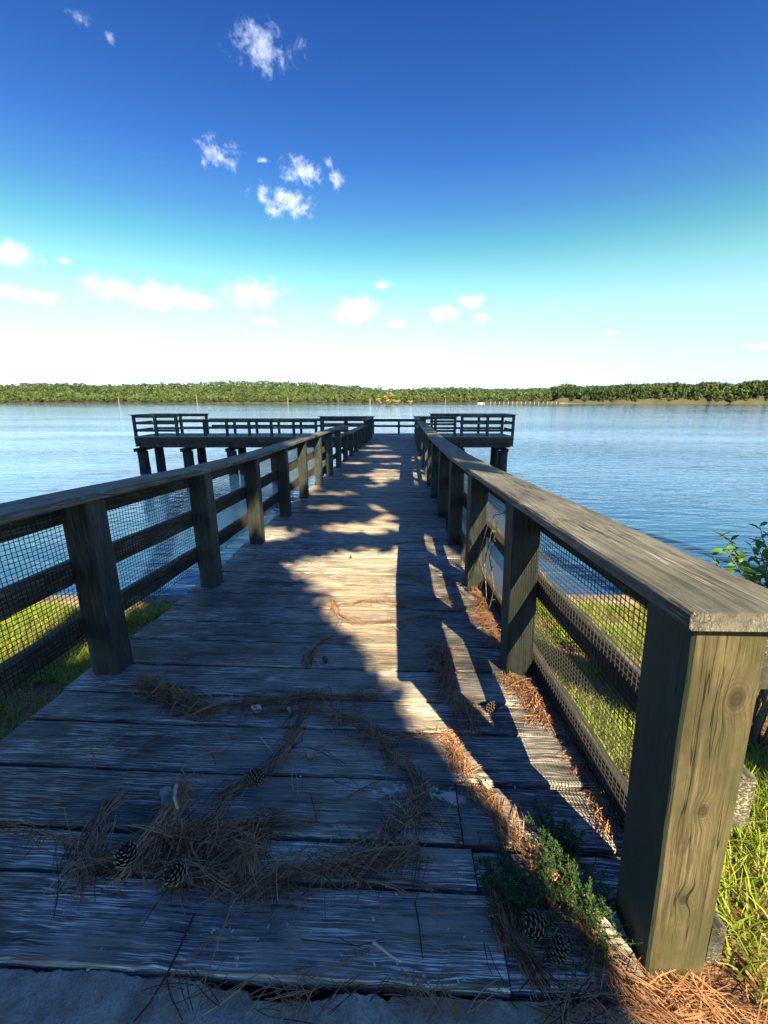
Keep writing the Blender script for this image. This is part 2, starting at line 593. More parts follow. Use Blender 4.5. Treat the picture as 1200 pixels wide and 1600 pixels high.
def pile(parent, x, y, ztop, r=0.14, zbot=-2.4, seed=0, lean=0.0):
    mb = MB()
    rr = random.Random(seed)
    n, rows = 12, 7
    vs, gs, fs = [], [], []
    for j in range(rows):
        z = zbot + (ztop - zbot) * j / (rows - 1)
        for k in range(n):
            a = 2 * math.pi * k / n
            q = r * (1.06 - 0.1 * j / rows) * (1 + rr.uniform(-0.05, 0.05))
            vs.append((x + q * math.cos(a) + lean * (j / rows), y + q * math.sin(a), z))
            gs.append((z, a * r, 0))
    for j in range(rows - 1):
        for k in range(n):
            k2 = (k + 1) % n
            fs.append((j * n + k, j * n + k2, (j + 1) * n + k2, (j + 1) * n + k))
    fs.append(tuple((rows - 1) * n + k for k in range(n)))
    mb.add(vs, fs, gs)
    o = link('pile', mb.mesh('pile', (x, y, 0), smooth=True), parent, M['under'])
    o.location = Vector((x, y, 0)) - Vector(parent.location)
    return o


for j, d in enumerate((3.6, 6.6, 9.6, 12.6, 15.6, 18.6, 21.4)):
    zt = deck_z(d) - 0.27
    for fx in (0.06, 0.94):
        a, b = lerp(LEFT_X, d) - 0.12, lerp(RIGHT_X, d) + 0.12
        pile(walk, a + (b - a) * fx, d, zt - 0.2, 0.13, seed=j)
    a, b = lerp(LEFT_X, d) - 0.3, lerp(RIGHT_X, d) + 0.3
    board_obj('cross_beam', [(a, d, zt - 0.1), (b, d, zt - 0.1)], 0.15, 0.2, M['under'], walk)

# ------------------------------------------------------------------ walkway railings
STEP = 1.28
ST0 = 0.75


def rail_h(side, d):
    """top of the cap above the deck"""
    base = 1.045
    if side < 0:
        return 0.80 if 12.4 < d < 18.0 else base
    return 0.80 if 16.2 < d < 18.6 else base


def lean_r(d):
    return float(np.interp(d, [0.7, 2.1, 3.4, 6], [-0.075, -0.05, -0.02, 0.0]))


def top_z(side, d, h):
    # the caps follow the measured line near the shore
    return deck_z(d) + h


railing = {}
for side, word in ((-1, 'left'), (1, 'right')):
    tab = LEFT_X if side < 0 else RIGHT_X
    rl = thing('railing', ('weathered railing left of the boardwalk, its near bays covered in black wire mesh' if side < 0 else
                           'weathered railing right of the boardwalk, ending in the big golden post'),
               'railing', (lerp(tab, 0.75) + side * 0.07, 0.75, deck_z(0.75)))
    railing[side] = rl
    ds = [ST0 + 0.07 + STEP * i for i in range(17)]
    PW = 0.145

    def inner(d, h):
        """x of the post faces towards the walkway at height h over the deck"""
        x = lerp(tab, d)
        if side > 0:
            x += lean_r(d) * h / 1.05
        return x

    for i, d in enumerate(ds):
        hh = min(rail_h(side, d - 0.2), rail_h(side, d + 0.2)) if not (17.5 < d < 19) else rail_h(side, d + 0.3)
        top = hh - 0.042
        zb = deck_z(d) - (0.05 if i == 0 and side > 0 else 0.28)
        zt = deck_z(d) + top
        pw = 0.155 if (i == 0 and side > 0) else PW
        b = (inner(d, 0) + side * pw / 2, d, zb)
        t_ = (inner(d, top) + side * pw / 2, d, zt)
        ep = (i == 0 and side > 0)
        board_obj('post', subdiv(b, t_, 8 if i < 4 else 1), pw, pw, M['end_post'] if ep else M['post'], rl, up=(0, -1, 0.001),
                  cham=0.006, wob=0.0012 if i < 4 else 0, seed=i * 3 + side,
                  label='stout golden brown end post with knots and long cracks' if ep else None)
    # boards outside the posts
    for lo, hi, nm in (((0.885, 0.995, 'rail_board'), (0.556, 0.684, 'rail_board'), (0.235, 0.36, 'rail_board')) if side < 0 else
                       ((0.845, 0.975, 'rail_board'), (0.47, 0.605, 'rail_board'), (0.005, 0.125, 'rail_board'))):
        i = 0
        while i < 16:
            j = min(i + 2, 16)
            d0, d1 = ds[i] - (0.07 if i == 0 else 0), ds[j]
            seg = [d0] + [ds[q] for q in range(i + 1, j)] + [d1]
            k = 0.80 / 1.045 if rail_h(side, 0.5 * (d0 + d1)) < 0.9 else 1.0
            if side < 0 or d0 > 8:
                k = k
            pts = []
            for d in seg:
                h = 0.5 * (lo + hi) * k
                x = inner(d, h) + side * (PW + 0.021)
                if side > 0 and d < 1.0:
                    x += 0.012
                pts.append((x, d, deck_z(d) + h))
            pts[0] = tuple(Vector(pts[0]) + Vector((0, 0.003, 0)))
            board_obj(nm, pts, (hi - lo) * (k if k < 1 else 1), 0.038, M['board'], rl, up=(side, 0, 0.0001), cham=0.004,
                      seed=i + side)
            i = j
    # caps: lengths of two bays, a new length wherever the height steps
    cuts = [0.705] + [ds[q] for q in range(2, 17, 2)]
    for q in range(len(cuts) - 1):
        d0, d1 = cuts[q], cuts[q + 1]
        sub = [d0, 0.5 * (d0 + d1), d1]
        brk = [b for b in ((12.4, 18.0) if side < 0 else (16.2, 18.6)) if d0 < b < d1]
        segs = []
        last = d0
        for b in brk:
            segs.append((last, b))
            last = b
        segs.append((last, d1))
        for (a, b) in segs:
            if b - a < 0.15:
                continue
            mids = [a, 0.5 * (a + b), b]
            hm = rail_h(side, 0.5 * (a + b))
            pts = []
            for d in mids:
                xin = inner(d, hm) - side * 0.025
                if side > 0:
                    xin -= 0.01
                pts.append((xin + side * (0.125 if side > 0 else 0.115), d, deck_z(d) + hm - 0.02))
            pts[-1] = tuple(Vector(pts[-1]) - Vector((0, 0.004, 0)))
            fine_pts = []
            for u_, v_ in zip(pts[:-1], pts[1:]):
                fine_pts += subdiv(u_, v_, 8 if a < 6 else 2)[:-1]
            fine_pts.append(Vector(pts[-1]))
            board_obj('rail_cap', fine_pts, 0.25 if side > 0 else 0.23, 0.038, M['cap'], rl, cham=0.006,
                      wob=0.0016 if a < 6 else 0, seed=q + 50)
    # the wire mesh of the near bays, between posts and boards
    for i in range(0, 6):
        d0, d1 = ds[i] + 0.02, ds[i + 1] - 0.02
        mb = MB()
        P_ = 0.0255
        rr = random.Random(i * 7 + side)
        h0, h1 = (0.20, 0.97) if side < 0 else (-0.02, 0.97)
        ph = rr.uniform(0, 6)
        amp = 0.010 if not (side > 0 and i in (2, 3)) else 0.05

        def surf(d, h):
            f_ = (d - d0) / (d1 - d0)
            env = math.sin(math.pi * min(1, max(0, f_)))
            sag = amp * env * (math.sin(h * 7 + ph) * 0.5 + math.sin(d * 5 + ph * 2) * 0.5)
            if side > 0 and i in (2, 3):
                sag -= 0.10 * env * max(0, 0.7 - h)
            x = inner(d, h) + side * (PW - 0.003) + side * min(sag, 0.0) + side * min(0, sag) * 0.2 - side * 0.002
            return (x, d, deck_z(d) + h + 0.004 * math.sin(d * 9 + ph))

        def wire(pp, r_=0.0020):
            vs, fs = [], []
            n = len(pp)
            for a in range(n):
                t_ = Vector(pp[min(a + 1, n - 1)]) - Vector(pp[max(a - 1, 0)])
                t_.normalize()
                s = t_.cross(Vector((1, 0, 0))).normalized()
                u_ = s.cross(t_)
                c = Vector(pp[a])
                for kk in range(3):
                    an = 2 * math.pi * kk / 3
                    vs.append(c + (s * math.cos(an) + u_ * math.sin(an)) * r_)
            for a in range(n - 1):
                for kk in range(3):
                    k2 = (kk + 1) % 3
                    fs.append((a * 3 + kk, a * 3 + k2, a * 3 + 3 + k2, a * 3 + 3 + kk))
            mb.add(vs, fs)

        nd = int((d1 - d0) / P_)
        nh = int((h1 - h0) / 0.0225)
        for a in range(nd + 1):
            d = d0 + (d1 - d0) * a / nd + rr.uniform(-0.001, 0.001)
            hb = h0 + (rr.uniform(-0.03, 0.02) if side < 0 else 0)
            wire([surf(d + 0.002 * math.sin(q * 2 + a), hb + (h1 - hb) * q / 7) for q in range(8)])
        for a in range(nh + 1):
            h = h0 + (h1 - h0) * a / nh
            wire([surf(d0 + (d1 - d0) * q / 10, h + 0.0015 * math.sin(q + a)) for q in range(11)])
        o0 = Vector(rl.location)
        link('wire_mesh', mb.mesh('wire_mesh', o0), rl, M['wire'])

# ------------------------------------------------------------------ T shaped fishing platform
PX0, PX1, PY0, PY1 = -13.45, 7.0, 22.65, 24.95
PZ = CAM_Z - 1.865
plat = thing('fishing_platform', 'wide dark timber fishing platform standing on piles at the end of the boardwalk', 'fishing platform',
             (-3, 23.8, PZ))
mb = MB()
x = PX0
k = 0
while x < PX1 - 0.05:
    wdt = 0.14
    board(mb, [(x + wdt / 2, PY0 - 0.02 + rp.uniform(-0.015, 0.015), PZ - 0.019 + rp.uniform(-0.002, 0.002)), (x + wdt / 2, PY1 + rp.uniform(-0.015, 0.015), PZ - 0.019)],
          wdt, 0.038, g0=rp.uniform(0, 50))
    x += wdt + 0.007
    k += 1
o = link('planking', mb.mesh('planking', plat.location), plat, M['deck_far'], kind='stuff')
for y in (PY0 + 0.02, 0.5 * (PY0 + PY1), PY1 - 0.02):
    for a, b in ((PX0 + 0.02, -6.8), (-6.8, 0.3), (0.3, PX1 - 0.02)):
        board_obj('fascia_beam' if y < PY0 + 0.1 else 'joist', [(a, y, PZ - 0.20), (b - 0.004, y, PZ - 0.20)], 0.05, 0.32, M['under'], plat)
for y in (PY0 + 0.06, PY1 - 0.06):
    for a, b in ((PX0 + 0.15, -6.8), (-6.8, 0.3), (0.3, PX1 - 0.15)):
        board_obj('girder', [(a, y + 0.1, PZ - 0.485), (b - 0.004, y + 0.1, PZ - 0.485)], 0.1, 0.24, M['under'], plat)
for j, px_ in enumerate((215, 287, 357, 426, 500, 571, 645, 722, 790)):
    xx = (px_ - 600) / F * (PY0 * 0.966 + 0.5)
    pile(plat, xx, PY0 + 0.28, PZ - 0.80, 0.27, seed=j)
    pile(plat, xx, PY1 - 0.32, PZ - 0.80, 0.25, seed=j + 30)
    board_obj('cross_beam', [(xx - 0.0, PY0 - 0.38, PZ - 0.70), (xx, PY1 + 0.1, PZ - 0.70)], 0.2, 0.18, M['under'], plat)


def rail_run(name_label, a, b, h, nboards, cat='railing', end_posts=(True, True), drop=0.55, cap_over=0.0, step=1.28):
    """open timber railing in a straight run from a to b (x, y)"""
    a, b = Vector((a[0], a[1], PZ)), Vector((b[0], b[1], PZ))
    L = (b - a).length
    dr = (b - a).normalized()
    nrm = Vector((dr.y, -dr.x, 0))
    o = thing('railing', name_label, cat, a)
    n = max(1, round(L / step))
    for i in range(n + 1):
        if (i == 0 and not end_posts[0]) or (i == n and not end_posts[1]):
            continue
        p = a + dr * (L * i / n)
        board_obj('post', [p + Vector((0, 0, -drop)), p + Vector((0, 0, h - 0.04))], 0.13, 0.13, M['post'], o, up=(0, -1, 0.001), seed=i)
    hs = [h - 0.11, h * 0.60, h * 0.26] if nboards == 3 else ([h - 0.10, h * 0.50] if nboards == 2 else [h - 0.10])
    for q, hz in enumerate(hs):
        i = 0
        while i < n:
            j = min(n, i + 3)
            p0 = a + dr * (L * i / n) - nrm * 0.087 + Vector((0, 0, hz))
            p1 = a + dr * (L * j / n) - nrm * 0.087 + Vector((0, 0, hz)) - dr * 0.004
            if i == 0:
                p0 -= dr * 0.08
            if j == n:
                p1 += dr * 0.08
            board_obj('rail_board', [p0, p1], 0.125, 0.038, M['board'], o, up=nrm)
            i = j
    board_obj('rail_cap', [a - dr * (0.14 + cap_over) + Vector((0, 0, h - 0.02)), b + dr * (0.14 + cap_over) + Vector((0, 0, h - 0.02))], 0.24, 0.038, M['cap'], o)
    return o


def xpx(px, y):
    return (px - 600) / F * (y * 0.966 + 0.49)


yf, yb = PY0 + 0.09, PY1 - 0.09
jl, jr = lerp(LEFT_X, 22.6) - 0.09, lerp(RIGHT_X, 22.6) + 0.09
a1, a2, a3 = PX0 + 0.08, xpx(278, yf), xpx(500, yf)
rail_run('tall railing on the near side of the platform at its far left corner', (a1, yf), (a2, yf), 1.14, 3)
rail_run('low railing on the near side of the long left arm of the platform', (a2 + 0.30, yf), (a3 - 0.2, yf), 0.90, 2, end_posts=(False, True))
rail_run('tall railing on the near side of the platform just left of the boardwalk opening', (a3 + 0.1, yf), (jl - 0.02, yf), 1.06, 3, end_posts=(True, False))
rail_run('tall railing on the near side of the platform just right of the boardwalk opening', (jr + 0.02, yf), (xpx(710, yf), yf), 1.06, 3, end_posts=(False, True))
rail_run('tall railing on the near side of the platform at its right end', (xpx(715, yf) + 0.2, yf), (PX1 - 0.08, yf), 1.15, 3)
b1, b2 = xpx(325, yb), xpx(712, yb)
rail_run('tall railing on the lake side of the platform at its far left corner', (PX0 + 0.08, yb), (b1, yb), 1.14, 3)
rail_run('low open railing along the lake side of the left arm of the platform', (b1 + 0.32, yb), (xpx(574, yb), yb), 0.86, 2, end_posts=(False, True))
rail_run('low open railing straight ahead across the end of the boardwalk', (xpx(583, yb), yb), (xpx(650, yb) + 0.5, yb), 0.83, 2)
rail_run('tall railing on the lake side of the right arm of the platform', (xpx(650, yb) + 0.9, yb), (PX1 - 0.08, yb), 1.14, 3)
rail_run('short railing closing the left end of the platform', (PX0 + 0.08, yf + 0.24), (PX0 + 0.08, yb - 0.24), 1.14, 3, end_posts=(False, False))
rail_run('short railing closing the right end of the platform', (PX1 - 0.08, yb - 0.24), (PX1 - 0.08, yf + 0.24), 1.15, 3, end_posts=(False, False))

# ------------------------------------------------------------------ water, bank, pad, bulkhead
def build_water():
    m, t, bs = new_mat('lake_water')
    pos = t.new('ShaderNodeNewGeometry').outputs['Position']
    a = t.noise(t.mapping(pos, rot=(0, 0, R(14)), scale=(0.55, 2.1, 1)), 1.0, 4, 0.55, 0.4)
    b = t.noise(t.mapping(pos, rot=(0, 0, R(-22)), scale=(1.6, 4.6, 1)), 1.0, 3, 0.5, 0.3)
    c = t.noise(t.mapping(pos, rot=(0, 0, R(6)), scale=(0.05, 0.22, 1)), 1.0, 3, 0.5)
    calm = t.noise(t.mapping(pos, scale=(0.012, 0.045, 1)), 1.0, 4, 0.55)
    h = t.math('ADD', t.math('MULTIPLY', a, 1.0), t.math('MULTIPLY', b, 0.30))
    h = t.math('ADD', h, t.math('MULTIPLY', c, 1.4))
    h = t.math('MULTIPLY', h, t.smooth(calm, 0.35, 0.65, 0.35, 1.15))
    sp = t.new('ShaderNodeSeparateXYZ')
    t.l.new(pos, sp.inputs[0])
    calm_out = t.math('DIVIDE', 1.0, t.math('ADD', 1.0, t.math('DIVIDE', t.math('MAXIMUM', sp.outputs[1], 0.0), 500.0)))   # glassier far out
    h = t.math('MULTIPLY', h, calm_out)
    t.l.new(t.bump(h, 1.0, 0.065), bs.inputs['Normal'])
    bs.inputs['Base Color'].default_value = (0.016, 0.062, 0.18, 1)
    bs.inputs['Roughness'].default_value = 0.04
    bs.inputs['IOR'].default_value = 1.8
    mb = MB()
    S = 4000
    mb.add([(-S, -40, 0), (S, -40, 0), (S, 1500, 0), (-S, 1500, 0)], [(0, 1, 2, 3)])
    link('lake_water', mb.mesh('lake_water'), None, m, kind='structure')


build_water()


def grid_obj(name, xs, ys, fz, mat, kind='structure', label=None, cat=None, smooth=True):
    mb = MB()
    vs = [(x, y, fz(x, y)) for y in ys for x in xs]
    nx = len(xs)
    fs = [(j * nx + i, j * nx + i + 1, (j + 1) * nx + i + 1, (j + 1) * nx + i) for j in range(len(ys) - 1) for i in range(nx - 1)]
    mb.add(vs, fs)
    return link(name, mb.mesh(name, smooth=smooth), None, mat, kind=kind, label=label, cat=cat)


def build_ground():
    m, t, bs = new_mat('bank_soil')
    pos = t.new('ShaderNodeNewGeometry').outputs['Position']
    n1 = t.noise(pos, 3.0, 6, 0.7)
    n2 = t.noise(pos, 60, 5, 0.7)
    n3 = t.noise(t.mapping(pos, rot=(0, 0, 0.6), scale=(30, 150, 30)), 1.0, 4, 0.6)
    col = t.mix(t.smooth(n3, 0.4, 0.65), (0.09, 0.045, 0.022), (0.27, 0.155, 0.085))
    col = t.mix(t.math('MULTIPLY', t.smooth(n1, 0.46, 0.62), 0.7), col, (0.07, 0.10, 0.02))
    col = t.mix(t.smooth(n2, 0.6, 0.75), col, (0.035, 0.022, 0.014))
    t.l.new(col, bs.inputs['Base Color'])
    bs.inputs['Roughness'].default_value = 0.9
    t.l.new(t.bump(t.math('ADD', n2, n3), 0.8, 0.02), bs.inputs['Normal'])
    xs = [-900, -300, -80, -30, -14] + list(np.arange(-9, 9.01, 0.2)) + [14, 30, 80, 300, 900]
    ys = [-900, -300, -80, -30, -12, -6, -3, -1.5] + list(np.arange(-0.6, 5.7, 0.15)) + [6.5, 9, 20, 45]
    grid_obj('ground', xs, ys, ground_z, m)


build_ground()

# concrete pad at the foot of the boardwalk, its far edge chipped away
m_con, t, bs = new_mat('pitted_concrete')
pos = t.new('ShaderNodeNewGeometry').outputs['Position']
a = t.noise(pos, 7, 6, 0.7)
b = t.noise(pos, 130, 4, 0.7)
v = t.voronoi(pos, 95)
col = t.mix(t.smooth(a, 0.35, 0.65), (0.21, 0.21, 0.20), (0.46, 0.455, 0.44))
col = t.mix(t.smooth(b, 0.45, 0.7, 0, 0.5), col, (0.11, 0.11, 0.11))
col = t.mix(t.math('MULTIPLY', t.smooth(v, 0.0, 0.22, 1.0, 0.0), t.smooth(t.noise(pos, 45, 2), 0.47, 0.54)), col, (0.55, 0.55, 0.52))
for (px, py, r_) in ((712, 1577, 0.018), (805, 1562, 0.022), (851, 1583, 0.020)):
    p_ = on_deck(px, py)
    ln = t.vmath('LENGTH', t.mapping(pos, (p_.x, p_.y, p_.z), scale=(r_, r_, 1), kind='TEXTURE'))
    k = t.smooth(t.math('ADD', ln, t.math('MULTIPLY', t.math('SUBTRACT', b, 0.5), 1.5)), 0.6, 1.1, 0.75, 0.0)
    col = t.mix(k, col, (0.26, 0.22, 0.05))
t.l.new(col, bs.inputs['Base Color'])
bs.inputs['Roughness'].default_value = 0.9
t.l.new(t.bump(t.math('ADD', t.math('MULTIPLY', b, 1.2), a), 1.0, 0.010), bs.inputs['Normal'])


def build_pad():
    mb = MB()
    xs = list(np.arange(-3.0, 0.62, 0.006))
    rr = random.Random(9)
    edge = []
    v_ = 0
    for x in xs:
        px = 600 + x / 1.07 * F
        rec = 0.0
        if 300 < px < 900:
            rec = 0.004
        if 330 < px < 620:
            rec = 0.016 + 0.007 * math.sin(px * 0.031)
        if 395 < px < 520:
            rec += 0.009
        if 610 < px < 760:
            rec = 0.006
        v_ = v_ * 0.93 + rr.uniform(-0.0022, 0.0022)
        edge.append(0.701 - SK * x - rec + v_)
    ztop = deck_z(0.5) - 0.012
    rows = [0.0, 0.004, 0.02, 0.08, 0.3, 1.2, 4.0]
    vs, fs = [], []
    n = len(xs)
    for j, r_ in enumerate([-1] + rows):
        for i, x in enumerate(xs):
            if r_ < 0:
                vs.append((x, edge[i] + rr.uniform(-0.001, 0.001), ztop - 0.14))
            else:
                z = ztop - (0.004 if j == 1 else 0) + (rr.uniform(-0.0008, 0.0008) if j < 6 else 0)
                if j == 1:
                    z -= rr.uniform(0, 0.004)
                vs.append((x, edge[i] - r_, z))
    for j in range(len(rows)):
        for i in range(n - 1):
            fs.append((j * n + i + 1, j * n + i, (j + 1) * n + i, (j + 1) * n + i + 1))
    # right hand side face
    b0 = len(vs)
    for j in range(1, len(rows) + 1):
        p = vs[j * n + n - 1]
        vs.append((p[0], p[1], p[2] - 0.14))
    for j in range(1, len(rows)):
        fs.append((j * n + n - 1, b0 + j - 1, b0 + j, (j + 1) * n + n - 1))
    mb.add(vs, fs)
    link('concrete_pad', mb.mesh('concrete_pad'), None, m_con, kind='structure')


build_pad()

bulk = MB()
board(bulk, [(-40 + i * 2.0, 5.18 + 0.01 * math.sin(i), 0.55) for i in range(41)], 0.22, 1.3, cham=0.02, wob=0.004)
link('retaining_wall', bulk.mesh('retaining_wall'), None,
     plain_mat('pale_concrete', (0.19, 0.165, 0.135), 0.85, 0.5, 5, 0.4),
     label='low pale concrete bulkhead running along the grassy shoreline', cat='retaining wall')

# ------------------------------------------------------------------ foliage helpers
def cards(pts, size, mb, rr, aspect=1.0, shade=None, mat=0, up_bias=0.0, nrm=None, jit=0.45):
    """one leaf sized quad (two triangles) at every point"""
    n = len(pts)
    P = np.asarray(pts)
    A = rr.normal(size=(n, 3))
    A[:, 2] *= (1 - up_bias)
    A /= np.linalg.norm(A, axis=1)[:, None]
    if nrm is not None:
        N = nrm + rr.normal(size=(n, 3)) * jit
        N /= np.linalg.norm(N, axis=1)[:, None]
        A = A - (A * N).sum(1)[:, None] * N
        A /= np.linalg.norm(A, axis=1)[:, None]
    B = np.cross(N, A) if nrm is not None else rr.normal(size=(n, 3))
    B -= (B * A).sum(1)[:, None] * A
    B /= np.linalg.norm(B, axis=1)[:, None]
    s = np.asarray(size) * rr.uniform(0.6, 1.3, n)[:, None]
    a, b = A * s * 0.5, B * s * 0.5 * aspect
    V = np.stack([P - a * 1.0, P + b * 0.9 - a * 0.1, P + a * 1.0, P - b * 0.9 + a * 0.2], 1).reshape(-1, 3)
    sh = shade if shade is not None else rr.uniform(0, 1, n)
    return V, np.repeat(sh, 4)


def cards_mesh(name, V, S, origin=(0, 0, 0), nside=4):
    me = bpy.data.meshes.new(name)
    V = np.asarray(V, dtype=np.float32) - np.asarray(origin, dtype=np.float32)
    n = len(V) // nside
    me.vertices.add(len(V))
    me.vertices.foreach_set('co', V.ravel())
    me.loops.add(n * nside)
    me.loops.foreach_set('vertex_index', np.arange(n * nside, dtype=np.int32))
    me.polygons.add(n)
    me.polygons.foreach_set('loop_start', np.arange(0, n * nside, nside, dtype=np.int32))
    me.polygons.foreach_set('loop_total', np.full(n, nside, dtype=np.int32))
    at = me.attributes.new('shade', 'FLOAT', 'POINT')
    at.data.foreach_set('value', np.asarray(S, dtype=np.float32))
    me.update(calc_edges=True)
    me.validate()
    return me


def crown_points(rr, n, rx, rz, lobes=7, flat=0.0):
    """points on a lumpy crown centred on the origin"""
    out, nrms, tones = [], [], []
    cs = []
    for i in range(lobes):
        a = rr.uniform(0, 2 * math.pi)
        q = rr.uniform(0.15, 0.62)
        z = rr.uniform(-0.55, 0.62)
        k = math.sqrt(max(0.05, 1 - z * z))
        cs.append((q * rx * k * math.cos(a), q * rx * k * math.sin(a), z * rz, rr.uniform(0.34, 0.55)))
    per = n // lobes
    for (cx, cy, cz, r_) in cs:
        d = rr.normal(size=(per, 3))
        d /= np.linalg.norm(d, axis=1)[:, None]
        k = rr.uniform(0.6, 1.05, per)[:, None]
        out.append(np.array([cx, cy, cz]) + d * k * r_ * np.array([rx, rx, rz * 0.8]))
        nrms.append(d)
        tones.append(np.full(per, rr.uniform(-0.16, 0.16)))
    return np.concatenate(out), np.concatenate(nrms), np.concatenate(tones)


def leaf_mat(name, c1, c2, rough=0.55, trans=0.35, hue=0.0):
    m, t, bs = new_mat(name)
    at = t.new('ShaderNodeAttribute', attribute_name='shade')
    inf = t.new('ShaderNodeObjectInfo').outputs['Random']
    col = t.mix(at.outputs['Fac'], c1, c2)
    if hue:
        col = t.mix(t.math('MULTIPLY', inf, hue), col, (0.14, 0.13, 0.02))
    t.l.new(col, bs.inputs['Base Color'])
    bs.inputs['Roughness'].default_value = rough
    bs.inputs['Specular IOR Level'].default_value = 0.25
    tr = t.new('ShaderNodeBsdfTranslucent')
    t.l.new(col, tr.inputs[0])
    ms = t.new('ShaderNodeMixShader')
    ms.inputs[0].default_value = trans
    t.l.new(bs.outputs[0], ms.inputs[1])
    t.l.new(tr.outputs[0], ms.inputs[2])
    out = [n for n in t.n if n.type == 'OUTPUT_MATERIAL'][0]
    t.l.new(ms.outputs[0], out.inputs[0])
    return m


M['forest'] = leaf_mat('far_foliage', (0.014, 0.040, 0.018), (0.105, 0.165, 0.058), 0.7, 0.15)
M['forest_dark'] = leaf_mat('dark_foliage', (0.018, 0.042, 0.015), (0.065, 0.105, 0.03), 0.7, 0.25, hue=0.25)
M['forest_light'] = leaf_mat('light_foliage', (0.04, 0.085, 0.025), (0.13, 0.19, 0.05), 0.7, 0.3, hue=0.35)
M['yellow_leaf'] = leaf_mat('yellow_foliage', (0.20, 0.18, 0.05), (0.48, 0.42, 0.14), 0.7, 0.3)
M['bark'] = plain_mat('tree_bark', (0.10, 0.075, 0.055), 0.9, 0.5, 3, 0.6)
M['dead'] = plain_mat('bleached_dead_wood', (0.33, 0.31, 0.27), 0.8, 0.3, 3)
M['needle_pine'] = leaf_mat('pine_foliage', (0.06, 0.10, 0.04), (0.13, 0.18, 0.08), 0.6, 0.45)


def trunk_mesh(name, pts, radii, n=6):
    mb = MB()
    limb(mb, pts, radii, n)
    return mb.mesh(name, smooth=True)


def limb(mb, pts, radii, n=6, mat=0):
    pts = [Vector(p) for p in pts]
    vs, fs, gs = [], [], []
    for i, p in enumerate(pts):
        t_ = (pts[min(i + 1, len(pts) - 1)] - pts[max(i - 1, 0)]).normalized()
        s = t_.cross(Vector((0.3, 1, 0.2)))
        if s.length < 1e-3:
            s = t_.cross(Vector((1, 0, 0)))
        s.normalize()
        u_ = s.cross(t_)
        for k in range(n):
            a = 2 * math.pi * k / n
            vs.append(p + (s * math.cos(a) + u_ * math.sin(a)) * radii[i])
            gs.append((i * 0.1, a, 0))
    for i in range(len(pts) - 1):
        for k in range(n):
            k2 = (k + 1) % n
            fs.append((i * n + k, i * n + k2, (i + 1) * n + k2, (i + 1) * n + k))
    fs.append(tuple(reversed(range(n))))
    fs.append(tuple((len(pts) - 1) * n + k for k in range(n)))
    mb.add(vs, fs, gs, mat)


# ------------------------------------------------------------------ far shore
TOPS = [(-120, 606), (0, 603), (60, 599), (120, 600), (170, 602), (230, 600), (300, 599), (350, 597), (400, 596), (440, 597), (500, 599),
        (540, 602), (575, 605), (600, 608), (650, 607), (700, 605), (750, 607), (800, 607), (855, 606), (880, 600), (905, 604), (950, 603),
        (1000, 601), (1050, 599), (1080, 601), (1105, 597), (1140, 601), (1170, 596), (1200, 595), (1330, 592)]
SHORE = 640.0


def row_front(px):
    """share of the canopy's height that the first row of trees reaches"""
    return float(np.interp(px, [0, 500, 620, 860, 880, 1200], [0.45, 0.42, 0.55, 0.72, 0.9, 0.92]))


def shore_y(px):
    return float(np.interp(px, [-200, 0, 600, 900, 1200, 1400], [620, 630, 640, 600, 560, 540]))


def far_terrain():
    cols = np.arange(-240, 1500, 12)
    fr = [-0.01, 0.0, 0.02, 0.15, 0.35, 0.6, 1.0, 3.0]
    mb = MB()
    vs = []
    for f_ in fr:
        for px in cols:
            sy = shore_y(px)
            y = sy + f_ * 320
            if f_ < 0:
                z = -1.5
            elif f_ == 0.0:
                z = 0.5
            else:
                z = row_ground(px, min(f_, 1.0))
            vs.append(((px - 600) / F * (y * 0.966 + 0.98), y, z))
    n = len(cols)
    fs = [(j * n + i, j * n + i + 1, (j + 1) * n + i + 1, (j + 1) * n + i) for j in range(len(fr) - 1) for i in range(n - 1)]
    mb.add(vs, fs)
    link('hills', mb.mesh('hills', smooth=True), None, plain_mat('forest_floor', (0.05, 0.055, 0.03), 0.9, 0.4, 0.05), kind='structure')


def top_z_at(px, f_):
    ty = lerp(TOPS, px)
    g = row_front(px)
    y = 629.5 - (629.5 - ty) * (g + (1 - g) * f_ ** 0.7)
    d = shore_y(px) + f_ * 320
    return CAM_Z + (626.0 - y) / F * d * 0.999


def tree_h(px, f_):
    return 13.5 + 5 * min(1, max(0, (px - 820) / 100))


def row_ground(px, f_):
    return max(0.8, top_z_at(px, f_) - tree_h(px, f_))


